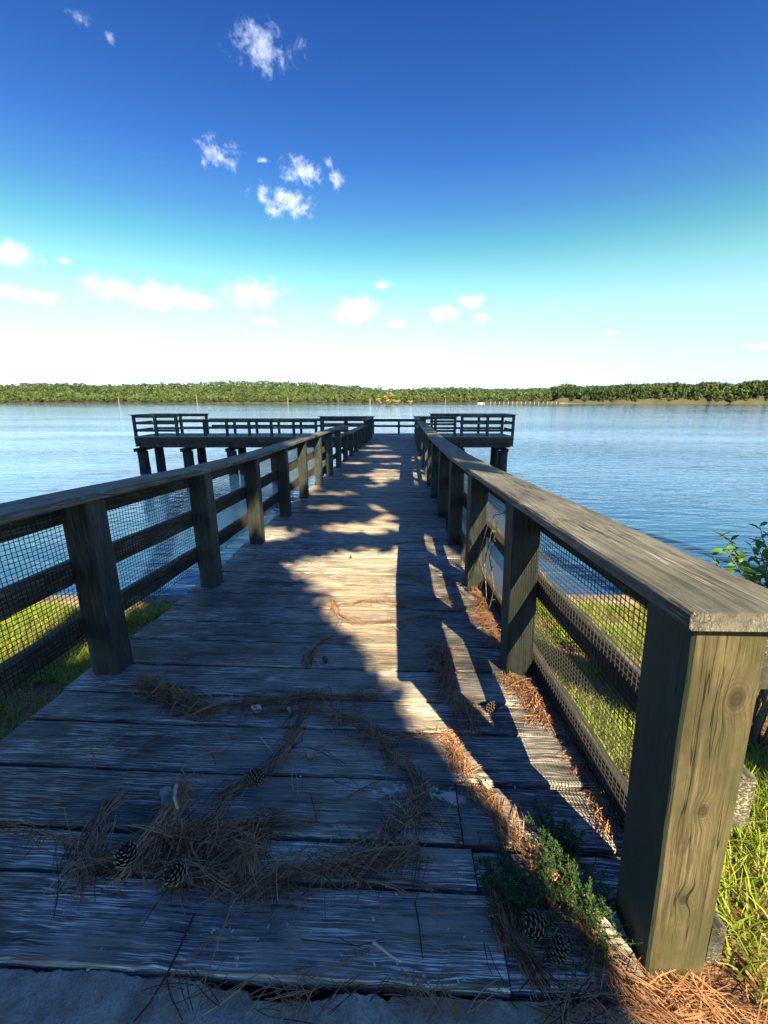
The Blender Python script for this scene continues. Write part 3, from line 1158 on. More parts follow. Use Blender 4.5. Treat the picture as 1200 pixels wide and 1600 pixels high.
far_terrain()
Vs, Ss = [], []
rr = np.random.default_rng(5)
protos = []
for k in range(10):
    P, N_, T_ = crown_points(rr, 119, 1.0, 1.0, 7)
    V, S = cards(P, 0.34, None, rr, nrm=N_)
    S = np.clip(0.10 + np.repeat(T_, 4) + S * 0.75, 0, 1)
    protos.append((V, S))
for ri, f_ in enumerate([0.0, 0.06, 0.14, 0.24, 0.36, 0.5, 0.66, 0.83, 1.0]):
    px = -80.0
    while px < 1290:
        d = shore_y(px) + f_ * 320 + rr.uniform(0, 14)
        wpx = 7.0 * F / d
        px += wpx * rr.uniform(0.5, 0.95) * (0.9 if ri else 0.8)
        if ri == 0 and px > 872:
            pass
        H = tree_h(px, f_) * rr.uniform(0.8, 1.1)
        zt = top_z_at(px, f_) + rr.uniform(-2.6, 0.5) + (rr.uniform(1, 2.6) if rr.uniform() < 0.12 else 0)
        if ri == 0:
            zt = zt * rr.uniform(0.62, 1.02)
        zc_ = max(zt - H * 0.42, H * 0.40)
        rx = rr.uniform(3.2, 5.4) * (1.15 if px > 860 else 1.0)
        rz = min(H * 0.45, zc_ - 0.3)
        V, S = protos[rr.integers(10)]
        a = rr.uniform(0, 6.28)
        ca, sa = math.cos(a), math.sin(a)
        W = np.empty_like(V)
        W[:, 0] = (V[:, 0] * ca - V[:, 1] * sa) * rx
        W[:, 1] = (V[:, 0] * sa + V[:, 1] * ca) * rx
        W[:, 2] = V[:, 2] * rz
        X = (px - 600) / F * (d * 0.966 + 0.98)
        W += np.array([X, d, zc_])
        Vs.append(W)
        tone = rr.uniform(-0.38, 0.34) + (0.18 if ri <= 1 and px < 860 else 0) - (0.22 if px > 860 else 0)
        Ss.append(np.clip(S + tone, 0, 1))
V, S = np.concatenate(Vs), np.concatenate(Ss)
link('forest', cards_mesh('forest', V, S), None, M['forest'], kind='stuff', label='mixed green forest covering the hills of the far shore', cat='forest')

# individual trees one can tell apart along the far shore
tree_protos = []
for k in range(6):
    r_ = np.random.default_rng(60 + k)
    P, N_, T_ = crown_points(r_, 420, 1.0, 1.0, 9)
    V, S = cards(P, 0.22, None, r_, nrm=N_)
    S = np.clip(0.15 + np.repeat(T_, 4) + S * 0.7, 0, 1)
    tm = trunk_mesh('trunk', [(0, 0, -1.9), (0.03, 0, -1.0), (0.0, 0.03, 0.2)], [0.09, 0.07, 0.03])
    tm.materials.append(M['bark'])
    tree_protos.append((V, S, tm))
crown_meshes = {}


def far_tree(px, base_off, hpx, wpx, kind, label, group, k=None, name='tree', depth=None):
    y = (depth if depth is not None else shore_y(px) - 1.0 + base_off)
    zc_ = y * 0.966 + 0.98
    H = hpx / F * zc_ * 1.03
    wd = wpx / F * zc_
    X = (px - 600) / F * zc_
    k = k if k is not None else random.randrange(6)
    key = (k, kind)
    if key not in crown_meshes:
        me = cards_mesh('crown', tree_protos[k][0], tree_protos[k][1])
        me.materials.append(M[kind])
        crown_meshes[key] = me
    gz = 0.4 if depth is None else 0.15
    o = thing(name, label, 'tree', (X, y, gz), group)
    c = link('crown', crown_meshes[key], o)
    c.scale = (wd / 2, wd / 2, H * 0.46)
    c.location = (0, 0, H * 0.54)
    c.rotation_euler = (0, 0, random.uniform(0, 6.28))
    t_ = link('trunk', tree_protos[k][2], o)
    t_.scale = (wd / 3, wd / 3, H * 0.30)
    t_.location = (0, 0, H * 0.50)
    return o


rt = random.Random(77)
ORD = ['leftmost', 'second', 'third', 'fourth', 'fifth', 'sixth', 'seventh', 'eighth', 'ninth', 'tenth', 'eleventh', 'twelfth', 'thirteenth', 'fourteenth',
       'fifteenth', 'sixteenth', 'seventeenth']


def nth(i):
    return ORD[0] if i == 0 else ORD[i] + ' from the left'


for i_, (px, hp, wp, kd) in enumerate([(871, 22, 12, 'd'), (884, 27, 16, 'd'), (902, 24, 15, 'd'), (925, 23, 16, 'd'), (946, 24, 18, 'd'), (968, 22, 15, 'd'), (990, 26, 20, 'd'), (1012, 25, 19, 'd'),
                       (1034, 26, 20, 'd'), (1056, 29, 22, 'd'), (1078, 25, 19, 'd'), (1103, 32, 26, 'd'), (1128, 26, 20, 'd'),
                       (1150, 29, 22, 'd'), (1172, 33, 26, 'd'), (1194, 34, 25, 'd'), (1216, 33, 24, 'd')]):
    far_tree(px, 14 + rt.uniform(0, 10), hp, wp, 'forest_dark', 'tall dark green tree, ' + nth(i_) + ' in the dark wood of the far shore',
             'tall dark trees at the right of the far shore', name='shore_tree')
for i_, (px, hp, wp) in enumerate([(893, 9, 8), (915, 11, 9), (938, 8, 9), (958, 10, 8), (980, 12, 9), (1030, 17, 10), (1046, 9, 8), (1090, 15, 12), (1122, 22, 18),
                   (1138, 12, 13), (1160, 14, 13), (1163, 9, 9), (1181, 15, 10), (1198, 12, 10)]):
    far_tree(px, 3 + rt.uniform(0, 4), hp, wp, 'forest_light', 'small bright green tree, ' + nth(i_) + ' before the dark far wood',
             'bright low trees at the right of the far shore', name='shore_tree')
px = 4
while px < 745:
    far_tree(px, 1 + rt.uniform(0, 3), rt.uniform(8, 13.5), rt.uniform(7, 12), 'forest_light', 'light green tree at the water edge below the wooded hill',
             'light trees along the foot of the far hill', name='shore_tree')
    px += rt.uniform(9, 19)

# mud islet with yellow trees
islet_y = 362.0
mb = MB()
vs, fs = [], []
for j, (off, z) in enumerate(((-2.2, -0.3), (-1.2, 0.12), (1.0, 0.16), (2.5, -0.3))):
    for i in range(41):
        f_ = i / 40
        px = 556 + f_ * 172
        e = math.sin(math.pi * f_) ** 0.5 if 0 < f_ < 1 else 0
        vs.append(((px - 600) / F * (islet_y * 0.966 + 1), islet_y + off * (0.4 + e) + math.sin(i) * 0.3, z if 0 < i < 40 else -0.3))
for j in range(3):
    for i in range(40):
        fs.append((j * 41 + i, j * 41 + i + 1, (j + 1) * 41 + i + 1, (j + 1) * 41 + i))
mb.add(vs, fs)
link('mud_islet', mb.mesh('mud_islet'), None, plain_mat('dark_mud', (0.05, 0.045, 0.035), 0.8), kind='structure')
for (px, hp, wp, lab) in ((607, 18.5, 17, 'tallest yellow tree standing on the low islet in the lake'),
                          (592, 11, 11, 'round orange yellow bush at the left end of the islet'),
                          (620, 8.5, 14, 'low pale yellow bush right beside the tallest islet tree'),
                          (641, 7.5, 9, 'small separate orange bush near the right of the islet')):
    far_tree(px, 0, hp, wp, 'yellow_leaf', lab, None, depth=islet_y, name='islet_tree')

# bleached dead trunks standing in the shallows
for (px, hp, yb_, lab) in ((308, 15, 590, 'tallest bleached dead trunk standing at the foot of the left hill'),
                           (450, 10, 590, 'bleached dead trunk below the highest part of the far hill'),
                           (186, 9, 600, 'short bleached dead trunk near the left part of the far shore'),
                           (578, 9.5, 420, 'bleached dead trunk just left of the yellow islet trees'),
                           (696, 8, 590, 'pale dead trunk on the far shore right of the islet'),
                           (1106, 0, 0, '')):
    if hp == 0:
        continue
    zc_ = yb_ * 0.966 + 1
    H = hp / F * zc_ + 1.0
    o = thing('dead_tree', lab, 'dead tree', ((px - 600) / F * zc_, yb_, -0.6))
    mb = MB()
    limb(mb, [(0, 0, 0), (0.1, 0, H * 0.5), (0.0, 0.1, H)], [0.34, 0.28, 0.14])
    link('trunk', mb.mesh('trunk'), o, M['dead'])
    mb = MB()
    limb(mb, [(0.05, 0, H * 0.62), (0.9, 0.1, H * 0.74)], [0.14, 0.05])
    limb(mb, [(0.0, 0, H * 0.75), (-0.7, 0.1, H * 0.85)], [0.12, 0.04])
    link('branch', mb.mesh('branch'), o, M['dead'])

# distant trestle, boat and sandy beach on the right
M['pale'] = plain_mat('pale_weathered_timber', (0.17, 0.165, 0.15), 0.8)
ty = 585.0
zc_ = ty * 0.966 + 1
X0, X1 = (763 - 600) / F * zc_, (872 - 600) / F * zc_
tr = thing('trestle_bridge', 'long low pale footbridge on piles at the far shore right of the islet', 'bridge', ((X0 + X1) / 2, ty, 0))
board_obj('deck_beam', [(X0, ty, 2.9), (X1, ty, 2.9)], 2.0, 0.5, M['under'], tr)
npost = 16
for i in range(npost):
    x = X0 + (X1 - X0) * (i + 0.5) / npost
    board_obj('pile', [(x, ty - 0.9, -1.0), (x, ty - 0.9, 2.64)], 1.0, 0.8, M['pale'], tr, up=(0, -1, 0.001))
bt = thing('boat', 'tiny white boat lying at the left end of the distant footbridge', 'boat', ((752 - 600) / F * 560 * 0.966, 560, 0))
mb = MB()
vs, gs = [], []
for i in range(9):
    f_ = i / 8
    x = -4.5 + 9 * f_
    wd = 1.25 * math.sin(math.pi * min(1, 0.16 + f_ * 0.84)) ** 0.6 + 0.02
    sh = 0.35 * (1 - f_) ** 2
    vs += [(x, -wd, 0.75 + sh), (x, -wd * 0.6, -0.2), (x, wd * 0.6, -0.2), (x, wd, 0.75 + sh)]
fs = []
for i in range(8):
    for k in range(3):
        fs.append((i * 4 + k, i * 4 + k + 1, (i + 1) * 4 + k + 1, (i + 1) * 4 + k))
    fs.append((i * 4 + 3, i * 4, (i + 1) * 4, (i + 1) * 4 + 3))
fs += [(0, 1, 2, 3), (35, 34, 33, 32)]
mb.add(vs, fs)
link('hull', mb.mesh('hull'), bt, plain_mat('white_boat_paint', (0.8, 0.8, 0.78), 0.4))
mb = MB()
board(mb, [(-1.5, 0, 1.0), (1.2, 0, 1.0)], 1.1, 0.6, cham=0.15)
link('cabin', mb.mesh('cabin'), bt, bpy.data.materials['white_boat_paint'])

mb = MB()
vs, fs = [], []
for j, (off, z) in enumerate(((-8, -0.4), (-6.5, 0.9), (4, 2.6), (14, 2.9))):
    for i in range(31):
        px = 874 + i * 9.3
        y = shore_y(px) + off + 1.2 * math.sin(i * 0.9)
        z = z if z < 0 else z * (0.55 + 0.45 * math.sin(i * 1.7) * math.sin(i * 0.61 + 1))
        vs.append(((px - 600) / F * (y * 0.966 + 1), y, z))
for j in range(3):
    for i in range(30):
        fs.append((j * 31 + i, j * 31 + i + 1, (j + 1) * 31 + i + 1, (j + 1) * 31 + i))
mb.add(vs, fs)
link('sandy_beach', mb.mesh('sandy_beach'), None, plain_mat('beach_sand', (0.24, 0.20, 0.145), 0.9, 0.7, 0.12), kind='structure')

# ------------------------------------------------------------------ tall pines behind the camera: their crowns shade the boardwalk
BOUND = [(-3, 0.60), (0.3, 0.55), (0.7, 0.50), (1.0, 0.35), (1.35, 0.175), (1.75, -0.02), (2.0, -0.14), (2.35, -0.32), (2.8, -0.55), (3.2, -0.72),
         (3.45, -1.02), (4.2, -1.12), (4.5, -0.6), (4.66, 0.0), (4.75, 0.7), (5.2, 1.6), (6.5, 3.0), (9, 4.5)]
HOLES = [(-1.45, 5.05, 0.48, 0.45), (-0.30, 5.35, 0.62, 0.42), (0.0, 5.6, 0.3, 0.5), (-0.02, 6.55, 0.32, 0.45), (-0.85, 6.5, 0.45, 0.30), (-1.65, 8.1, 0.42, 1.3),
         (-1.7, 10.0, 0.45, 0.7), (-0.8, 7.6, 0.6, 0.3), (-0.3, 8.4, 0.5, 0.25), (-0.9, 9.6, 0.4, 0.4), (0.35, 11.8, 0.5, 0.35), (-0.2, 15.6, 0.6, 0.4), (0.02, 9.8, 0.48, 1.1), (0.75, 9.6, 0.35, 1.3), (0.0, 13.6, 0.6, 0.6), (-0.8, 12.0, 0.5, 0.4),
         (-2.95, 2.4, 0.75, 0.5), (0.5, 5.0, 0.25, 0.25), (0.95, 12.9, 0.3, 0.8), (-0.3, 17.2, 0.5, 0.5), (-3.6, 3.4, 1.2, 0.6)]


def lit(X, d, w_):
    """where gaps in the crowns let the sun through, mapped on the deck's plane"""
    if d < 9 and X > lerp(BOUND, d) + w_ * 0.5:
        return True
    for (a, b, ra, rb) in HOLES:
        if ((X - a) / ra) ** 2 + ((d - b) / rb) ** 2 < 1.32 + w_ * 2.2:
            return True
    return False


kx, ky = SUN.x / SUN.z, SUN.y / SUN.z
rr = np.random.default_rng(3)
trunks = [(-9.5, -6.5), (-4.6, -7.5), (0.8, -6.8), (5.6, -7.6), (10.4, -6.4), (15.0, -7.2)]
near, tight = set(), set()
bins = {i: [] for i in range(len(trunks))}


def wnoise(X, d):
    return 0.10 * math.sin(X * 5.1 + d * 2.3) * math.sin(d * 4.4 - X * 3.0) + 0.06 * math.sin(X * 13 + 1) * math.sin(d * 9 + 2)


target = 72000
cnt = 0
while cnt < target:
    X, d = rr.uniform(-17, 8.5), rr.uniform(-2.5, 28)
    if rr.uniform() < 0.10:
        d = rr.uniform(0.2, 3.0)
        X = lerp(BOUND, d) - abs(rr.normal()) * 0.3
    elif rr.uniform() < 0.42:
        X, d = rr.uniform(-2.6, 1.2), rr.uniform(-1.5, 15)
    cnt += 1
    y0 = rr.uniform(-9.5, -3.0)
    H = (d - y0) / -ky * 1.0
    if (d < 14 and X < -3.4) or (X > 2.6 and d < 18) or (X < -1.9 and d < 0.5) or (14 <= d < 19.6 and (X < -2.2 or X > 2.8)) or X < -15 or X > 8:
        continue
    if lit(X, d, wnoise(X, d) + rr.normal() * (0.05 if d < 2.2 else 0.11)):
        continue
    p = (X + kx * H, y0, deck_z(min(20, max(0, d))) + H)
    q = min(range(len(trunks)), key=lambda i: abs(trunks[i][0] - p[0] + rr.normal() * 0.6))
    bins[q].append(p)
    if d < 15 and X > -2.6:
        near.add(p)
        if d < 3.1 and X > lerp(BOUND, d) - 0.28:
            tight.add(p)
words = ['leftmost', 'second from the left', 'third from the left', 'third from the right', 'second from the right', 'rightmost']
for q, (tx, tyy) in enumerate(trunks):
    pts = bins[q]
    if not pts:
        continue
    o = thing('pine_tree', 'tall shading pine behind the viewer, ' + words[q] + ' of its row', 'tree', (tx, tyy, 2.2), 'tall pines behind the viewer')
    P = np.array(pts)
    P3 = np.concatenate([P, P + rr.normal(size=P.shape) * 0.06, P + rr.normal(size=P.shape) * 0.06])
    sz = np.array([(0.15 if tuple(p) in tight else 0.36) if tuple(p) in near else 0.6 for p in pts])
    V, S = cards(P3, np.concatenate([sz, sz, sz])[:, None] * 1.0, None, rr, aspect=0.45)
    link('crown', cards_mesh('crown', V, S, (tx, tyy, 2.2)), o, M['needle_pine'])
    zt = P[:, 2].max()
    mb = MB()
    limb(mb, [(0, 0, -0.4), (0.1, 0, zt * 0.3), (-0.1, 0.1, zt * 0.65), (0, 0, zt - 2.5)], [0.32, 0.26, 0.18, 0.04], 10)
    link('trunk', mb.mesh('trunk', smooth=True), o, M['bark'])

# ------------------------------------------------------------------ fallen needles, cones, twigs
M['needles'] = leaf_mat('dry_pine_needles', (0.07, 0.028, 0.016), (0.60, 0.36, 0.21), 0.55, 0.1)
M['grass'] = leaf_mat('grass_blades', (0.09, 0.17, 0.022), (0.36, 0.46, 0.085), 0.5, 0.35)
M['leaf'] = leaf_mat('fresh_leaf', (0.06, 0.17, 0.025), (0.13, 0.30, 0.05), 0.4, 0.4)
M['twig'] = plain_mat('grey_twig', (0.20, 0.17, 0.14), 0.8, 0.4, 40)
M['cone_dark'] = plain_mat('cone_scale_dark', (0.022, 0.016, 0.014), 0.7)
M['cone_tip'] = plain_mat('cone_scale_tip', (0.24, 0.20, 0.155), 0.7)
M['dry_leaf'] = plain_mat('bleached_dry_leaf', (0.42, 0.40, 0.37), 0.7, 0.3, 60)


def needle_strip(p, ang, L, curve, w_, arch, lift, out):
    pts = []
    a = ang - curve * 0.5
    x, y, z = p
    x -= math.cos(ang) * L * 0.5
    y -= math.sin(ang) * L * 0.5
    n = 3
    for i in range(n + 1):
        f_ = i / n
        zz = z + arch * math.sin(math.pi * f_) + lift * f_
        nx, ny = -math.sin(a), math.cos(a)
        pts.append(((x + nx * w_, y + ny * w_, zz), (x - nx * w_, y - ny * w_, zz + w_ * 0.6)))
        x += math.cos(a) * L / n
        y += math.sin(a) * L / n
        a += curve / n
    for i in range(n):
        out += [pts[i][0], pts[i][1], pts[i + 1][1], pts[i + 1][0]]


def drift(path, width, n, label, spread=0.5, L=(0.09, 0.19), pile_h=0.014, surf=on_deck, tone=0.0, seed=1, zfun=None, curl=0.9):
    """a drift of pine needles along a line given by points of the photograph, laid on the deck"""
    r_ = random.Random(seed)
    pp = [surf(a, b) for a, b in path]
    seg = [(pp[i + 1] - pp[i]).length for i in range(len(pp) - 1)]
    tot = sum(seg)
    out, sh = [], []
    ph = r_.uniform(0, 6)
    for _ in range(int(n * 0.8)):
        s_ = r_.uniform(0, tot)
        if r_.random() > 0.55 + 0.45 * math.sin(s_ * 17 + ph) * math.sin(s_ * 41 + ph * 2):
            continue
        i = 0
        while i < len(seg) - 1 and s_ > seg[i]:
            s_ -= seg[i]
            i += 1
        d_ = pp[i + 1] - pp[i]
        c = pp[i] + d_ * (s_ / seg[i])
        ang = math.atan2(d_.y, d_.x) + r_.gauss(0, spread)
        off = r_.gauss(0, 0.42) * width * (2.4 if r_.random() < 0.22 else 1.0)
        if r_.random() < 0.18:
            ang += r_.uniform(-1.5, 1.5)
        nx, ny = -d_.y / seg[i], d_.x / seg[i]
        x, y = c.x + nx * off, c.y + ny * off
        base = (zfun or (lambda a, b: deck_z(b)))(x, y)
        hh = 0.003 + pile_h * max(0, 1 - abs(off) / (width + 1e-6)) * r_.random()
        fas = 2 if r_.random() < 0.6 else 1
        t0 = min(1, max(0, r_.gauss(0.42 + tone, 0.33)))
        for q in range(fas):
            needle_strip((x, y, base + hh), ang + r_.gauss(0, 0.06), r_.uniform(*L), r_.gauss(0, curl * 0.5), 0.0011, r_.uniform(0, 0.008),
                         r_.uniform(-0.004, 0.006), out)
            sh += [min(1, max(0, t0 + r_.gauss(0, 0.08)))] * 12
    o0 = pp[0]
    me = cards_mesh('pine_needles', out, sh, o0)
    o = link('pine_needles', me, None, M['needles'], kind='stuff', label=label, cat='pine needles')
    o.location = o0
    return o


drift([(228, 1062), (262, 1092), (330, 1108), (400, 1102), (470, 1092), (600, 1090)], 0.05, 950, 'long swept drift of needles between the left post and the middle of the deck', 0.55, seed=1)
drift([(222, 1066), (255, 1080), (290, 1100), (320, 1120)], 0.06, 420, 'thick end of the swept needle drift nearest the left post', 0.6, seed=2, pile_h=0.03)
drift([(400, 1115), (480, 1108), (545, 1125), (590, 1150), (625, 1190), (650, 1222), (655, 1275)], 0.04, 520, 'curved drift of needles bending down to the white stain', 0.5, seed=3)
drift([(470, 1120), (452, 1165), (430, 1195), (395, 1220), (360, 1240), (325, 1290)], 0.018, 260, 'thin line of needles running past the cone on the wide plank', 0.3, seed=4)
drift([(120, 1365), (200, 1350), (300, 1368), (400, 1388), (470, 1368), (560, 1352), (650, 1340)], 0.04, 1050, 'broad drift of needles along the joint below the two big cones', 0.5, seed=5, pile_h=0.03)
drift([(240, 1320), (330, 1310), (400, 1340)], 0.065, 720, 'thick heap of needles around the two big cones', 1.0, seed=6, pile_h=0.045)
drift([(292, 1225), (270, 1275), (235, 1320), (200, 1360)], 0.030, 300, 'sheaf of pale needles leaning above the two big cones', 0.25, seed=7, pile_h=0.045, tone=0.25)
drift([(320, 1300), (400, 1292), (470, 1290)], 0.02, 160, 'straight bundle of needles right of the pale sheaf', 0.2, seed=8)
drift([(170, 1265), (140, 1310), (120, 1370), (130, 1400)], 0.05, 170, 'loose scatter of needles at the far left of the near planks', 0.5, seed=9, tone=0.1)
drift([(690, 1010), (690, 1050), (705, 1095), (740, 1125), (730, 1150)], 0.05, 650, 'dark tangle of needles between the first two sunlit stripes', 0.9, seed=10, pile_h=0.03, curl=1.6)
drift([(742, 915), (752, 945), (768, 985), (782, 1010)], 0.04, 560, 'orange sunlit needles at the foot of the second right post', 0.9, seed=11, pile_h=0.02, tone=0.15)
drift([(790, 1062), (815, 1075), (840, 1100), (852, 1130)], 0.055, 520, 'orange sunlit needles at the foot of the nearest right post', 0.9, seed=12, pile_h=0.03, tone=0.15)
drift([(520, 938), (525, 960), (560, 976), (620, 972), (700, 955), (760, 945)], 0.028, 380, 'thin ring of needles in the big sunlit patch', 0.25, seed=13)
drift([(530, 945), (600, 940), (640, 950)], 0.03, 160, 'upper arc of the needle ring in the big sunlit patch', 0.3, seed=14)
drift([(515, 998), (490, 1012), (480, 1040)], 0.02, 110, 'small sheaf of needles beside the little dark cone', 0.35, seed=15)
drift([(862, 1085), (890, 1150), (930, 1230), (962, 1310)], 0.018, 330, 'line of needles along the bottom board of the right railing', 0.7, seed=16, tone=0.15)
drift([(700, 1150), (735, 1225), (790, 1290)], 0.025, 190, 'needles along the narrow sunlit stripe beside the white stain', 0.5, seed=17)
drift([(790, 1290), (835, 1345), (880, 1420), (940, 1500), (985, 1545)], 0.03, 300, 'needles caught along the weeds down to the end post', 0.5, seed=18, pile_h=0.02)
drift([(775, 1400), (790, 1450), (820, 1500), (850, 1540)], 0.02, 240, 'needle strip along the end joint of the near planks', 0.25, seed=19)
drift([(480, 856), (560, 850), (640, 846), (720, 850)], 0.045, 260, 'thin far line of needles crossing the deck', 0.5, seed=20)
drift([(620, 850), (690, 842)], 0.03, 120, 'small far tuft of needles near the shadow edge', 0.8, seed=21)
drift([(740, 1150), (620, 1152), (560, 1150)], 0.015, 90, 'few needles caught in the joint below the dark tangle', 0.3, seed=22)
drift([(0, 1290), (60, 1305), (120, 1312)], 0.008, 70, 'few needles caught in the joint at the left edge', 0.15, seed=23)
drift([(250, 1545), (340, 1552), (440, 1560), (540, 1556), (640, 1560), (760, 1568)], 0.018, 150, 'needles lying in the gap before the concrete pad', 0.8, seed=24, tone=0.1, L=(0.05, 0.13))
drift([(560, 1330), (640, 1290), (660, 1240)], 0.05, 110, 'sparse needles below the white stain', 0.9, seed=25)
drift([(640, 900), (690, 930), (740, 960), (770, 1000)], 0.06, 150, 'loose needles between the rail shadow and the right posts', 1.2, seed=26)
drift([(60, 1230), (300, 1180), (560, 1200), (720, 1330), (600, 1420), (300, 1450)], 0.25, 170, 'single needles strewn over the near planks', 3.0, seed=27)
drift([(460, 800), (560, 900), (620, 1000)], 0.4, 120, 'single needles strewn over the middle planks', 3.0, seed=28)


def gz(x, y):
    return ground_z(x, y)


drift([(960, 1530), (1020, 1565), (1090, 1575), (1180, 1600)], 0.03, 300, 'thick red brown needles round the foot of the end post', 0.5, seed=30, pile_h=0.05, surf=on_ground, zfun=lambda x, y: ground_z(x, y) + 0.015, tone=0.05)
drift([(880, 1590), (940, 1560), (1000, 1590), (1080, 1620)], 0.02, 200, 'needles spilling over the right edge of the concrete pad', 0.4, seed=31, tone=0.05)


def litter(n, x0, x1, y0, y1, label, seed):
    r_ = np.random.default_rng(seed)
    x = r_.uniform(x0, x1, n)
    y = r_.uniform(y0, y1, n)
    P = np.array([(a, b, ground_z(a, b) + 0.008) for a, b in zip(x, y)])
    V, S = [], []
    for p in P:
        a = r_.uniform(0, 6.28)
        s = r_.uniform(0.006, 0.022)
        t_ = r_.normal(size=2) * 0.35
        c, s2 = math.cos(a) * s, math.sin(a) * s
        for (u_, v_) in ((-1, -0.1), (0.1, -0.5), (1, 0.1), (0, 0.55)):
            dx, dy = u_ * c - v_ * s2, u_ * s2 + v_ * c
            V.append((p[0] + dx, p[1] + dy, p[2] + dx * t_[0] + dy * t_[1] + 0.003))
        S += [r_.uniform(0, 1)] * 4
    o = link('leaf_litter', cards_mesh('leaf_litter', V, S), None, M['litter'], kind='stuff', label=label, cat='leaf litter')


M['litter'] = leaf_mat('dry_leaf_litter', (0.16, 0.075, 0.035), (0.48, 0.32, 0.18), 0.7, 0.15)
litter(3000, 0.9, 3.4, 0.3, 5.0, 'dry brown leaves strewn over the grass of the right bank', 41)
litter(1800, -4.5, -1.8, 1.0, 5.0, 'dry brown leaves strewn over the grass of the left bank', 42)


def grass(n, x0, x1, y0, y1, label, seed, hmul=1.0, bare=0.0, dens=None):
    r_ = random.Random(seed)
    out, sh = [], []
    k = 0
    while k < n:
        x, y = r_.uniform(x0, x1), r_.uniform(y0, y1)
        nz = math.sin(x * 3.1 + 1.7 * math.sin(y * 2.3)) * math.sin(y * 3.7 + 1.3 * math.sin(x * 2.9))
        k += 1
        if dens is not None and r_.random() > dens(x, y):
            continue
        if nz < -0.2 + bare and r_.random() < 0.75:
            continue
        z = ground_z(x, y) - 0.005
        h = r_.uniform(0.05, 0.15) * hmul * (1 + 0.35 * nz)
        a = r_.uniform(0, 6.28)
        ln = r_.uniform(0.2, 1.1) * h
        wd = r_.uniform(0.0022, 0.0048)
        b = r_.uniform(0, 6.28)
        wx, wy = math.cos(b) * wd, math.sin(b) * wd
        pts = []
        for i in range(4):
            f_ = i / 3
            cx = x + math.cos(a) * ln * f_ ** 1.8
            cy = y + math.sin(a) * ln * f_ ** 1.8
            cz = z + h * (f_ - 0.25 * f_ ** 3 * (ln / h))
            q = (1 - 0.8 * f_)
            pts.append(((cx - wx * q, cy - wy * q, cz), (cx + wx * q, cy + wy * q, cz)))
        for i in range(3):
            out += [pts[i][0], pts[i][1], pts[i + 1][1], pts[i + 1][0]]
        sh += [min(1, max(0, r_.gauss(0.5, 0.25)))] * 12
    link('grass', cards_mesh('grass', out, sh), None, M['grass'], kind='stuff', label=label, cat='grass')


grass(80000, 0.95, 4.2, 0.55, 5.05, 'sunlit yellow green grass on the bank right of the boardwalk', 51, 0.75,
      dens=lambda x, y: min(1.0, 0.34 + 0.35 * abs(x - 0.9) + 0.3 * y))
grass(42000, -5.2, -1.76, 0.9, 5.05, 'green grass on the bank left of the boardwalk', 52, 1.0)
grass(1500, -1.98, -1.72, 1.25, 3.3, 'long pale grass blades pushing against the left deck edge', 53, 2.2)


def leaf_mesh(name, L=1.0, wd=0.42):
    mb = MB()
    xs = [0, 0.15, 0.4, 0.65, 0.88, 1.0]
    ws = [0.02, 0.55, 1.0, 0.85, 0.35, 0.0]
    vs, fs = [], []
    for x, q in zip(xs, ws):
        z = 0.10 * math.sin(x * 2.6) - 0.12 * x * x
        vs += [(x * L, -q * wd / 2, z * L + q * 0.06), (x * L, 0, z * L), (x * L, q * wd / 2, z * L + q * 0.06)]
    for i in range(5):
        fs += [(i * 3, i * 3 + 1, i * 3 + 4, i * 3 + 3), (i * 3 + 1, i * 3 + 2, i * 3 + 5, i * 3 + 4)]
    mb.add(vs, fs)
    me = mb.mesh(name, smooth=True)
    at = me.attributes.new('shade', 'FLOAT', 'POINT')
    at.data.foreach_set('value', [0.5] * len(vs))
    return me


def plane_pt(px, py, y):
    r = ray(px, py)
    p = r * (y / r.y)
    return Vector((p.x, p.y, CAM_Z + p.z))


lm = leaf_mesh('leaf')
lm.materials.append(M['leaf'])


def add_leaf(parent, p, size, rr_, az=None, el=None):
    o = link('leaf', lm, parent)
    o.location = Vector(p) - Vector(parent.location)
    o.scale = (size, size, size)
    o.rotation_euler = (rr_.uniform(-0.7, 0.7), rr_.uniform(-0.9, 0.5) if el is None else el, rr_.uniform(0, 6.28) if az is None else az)
    return o


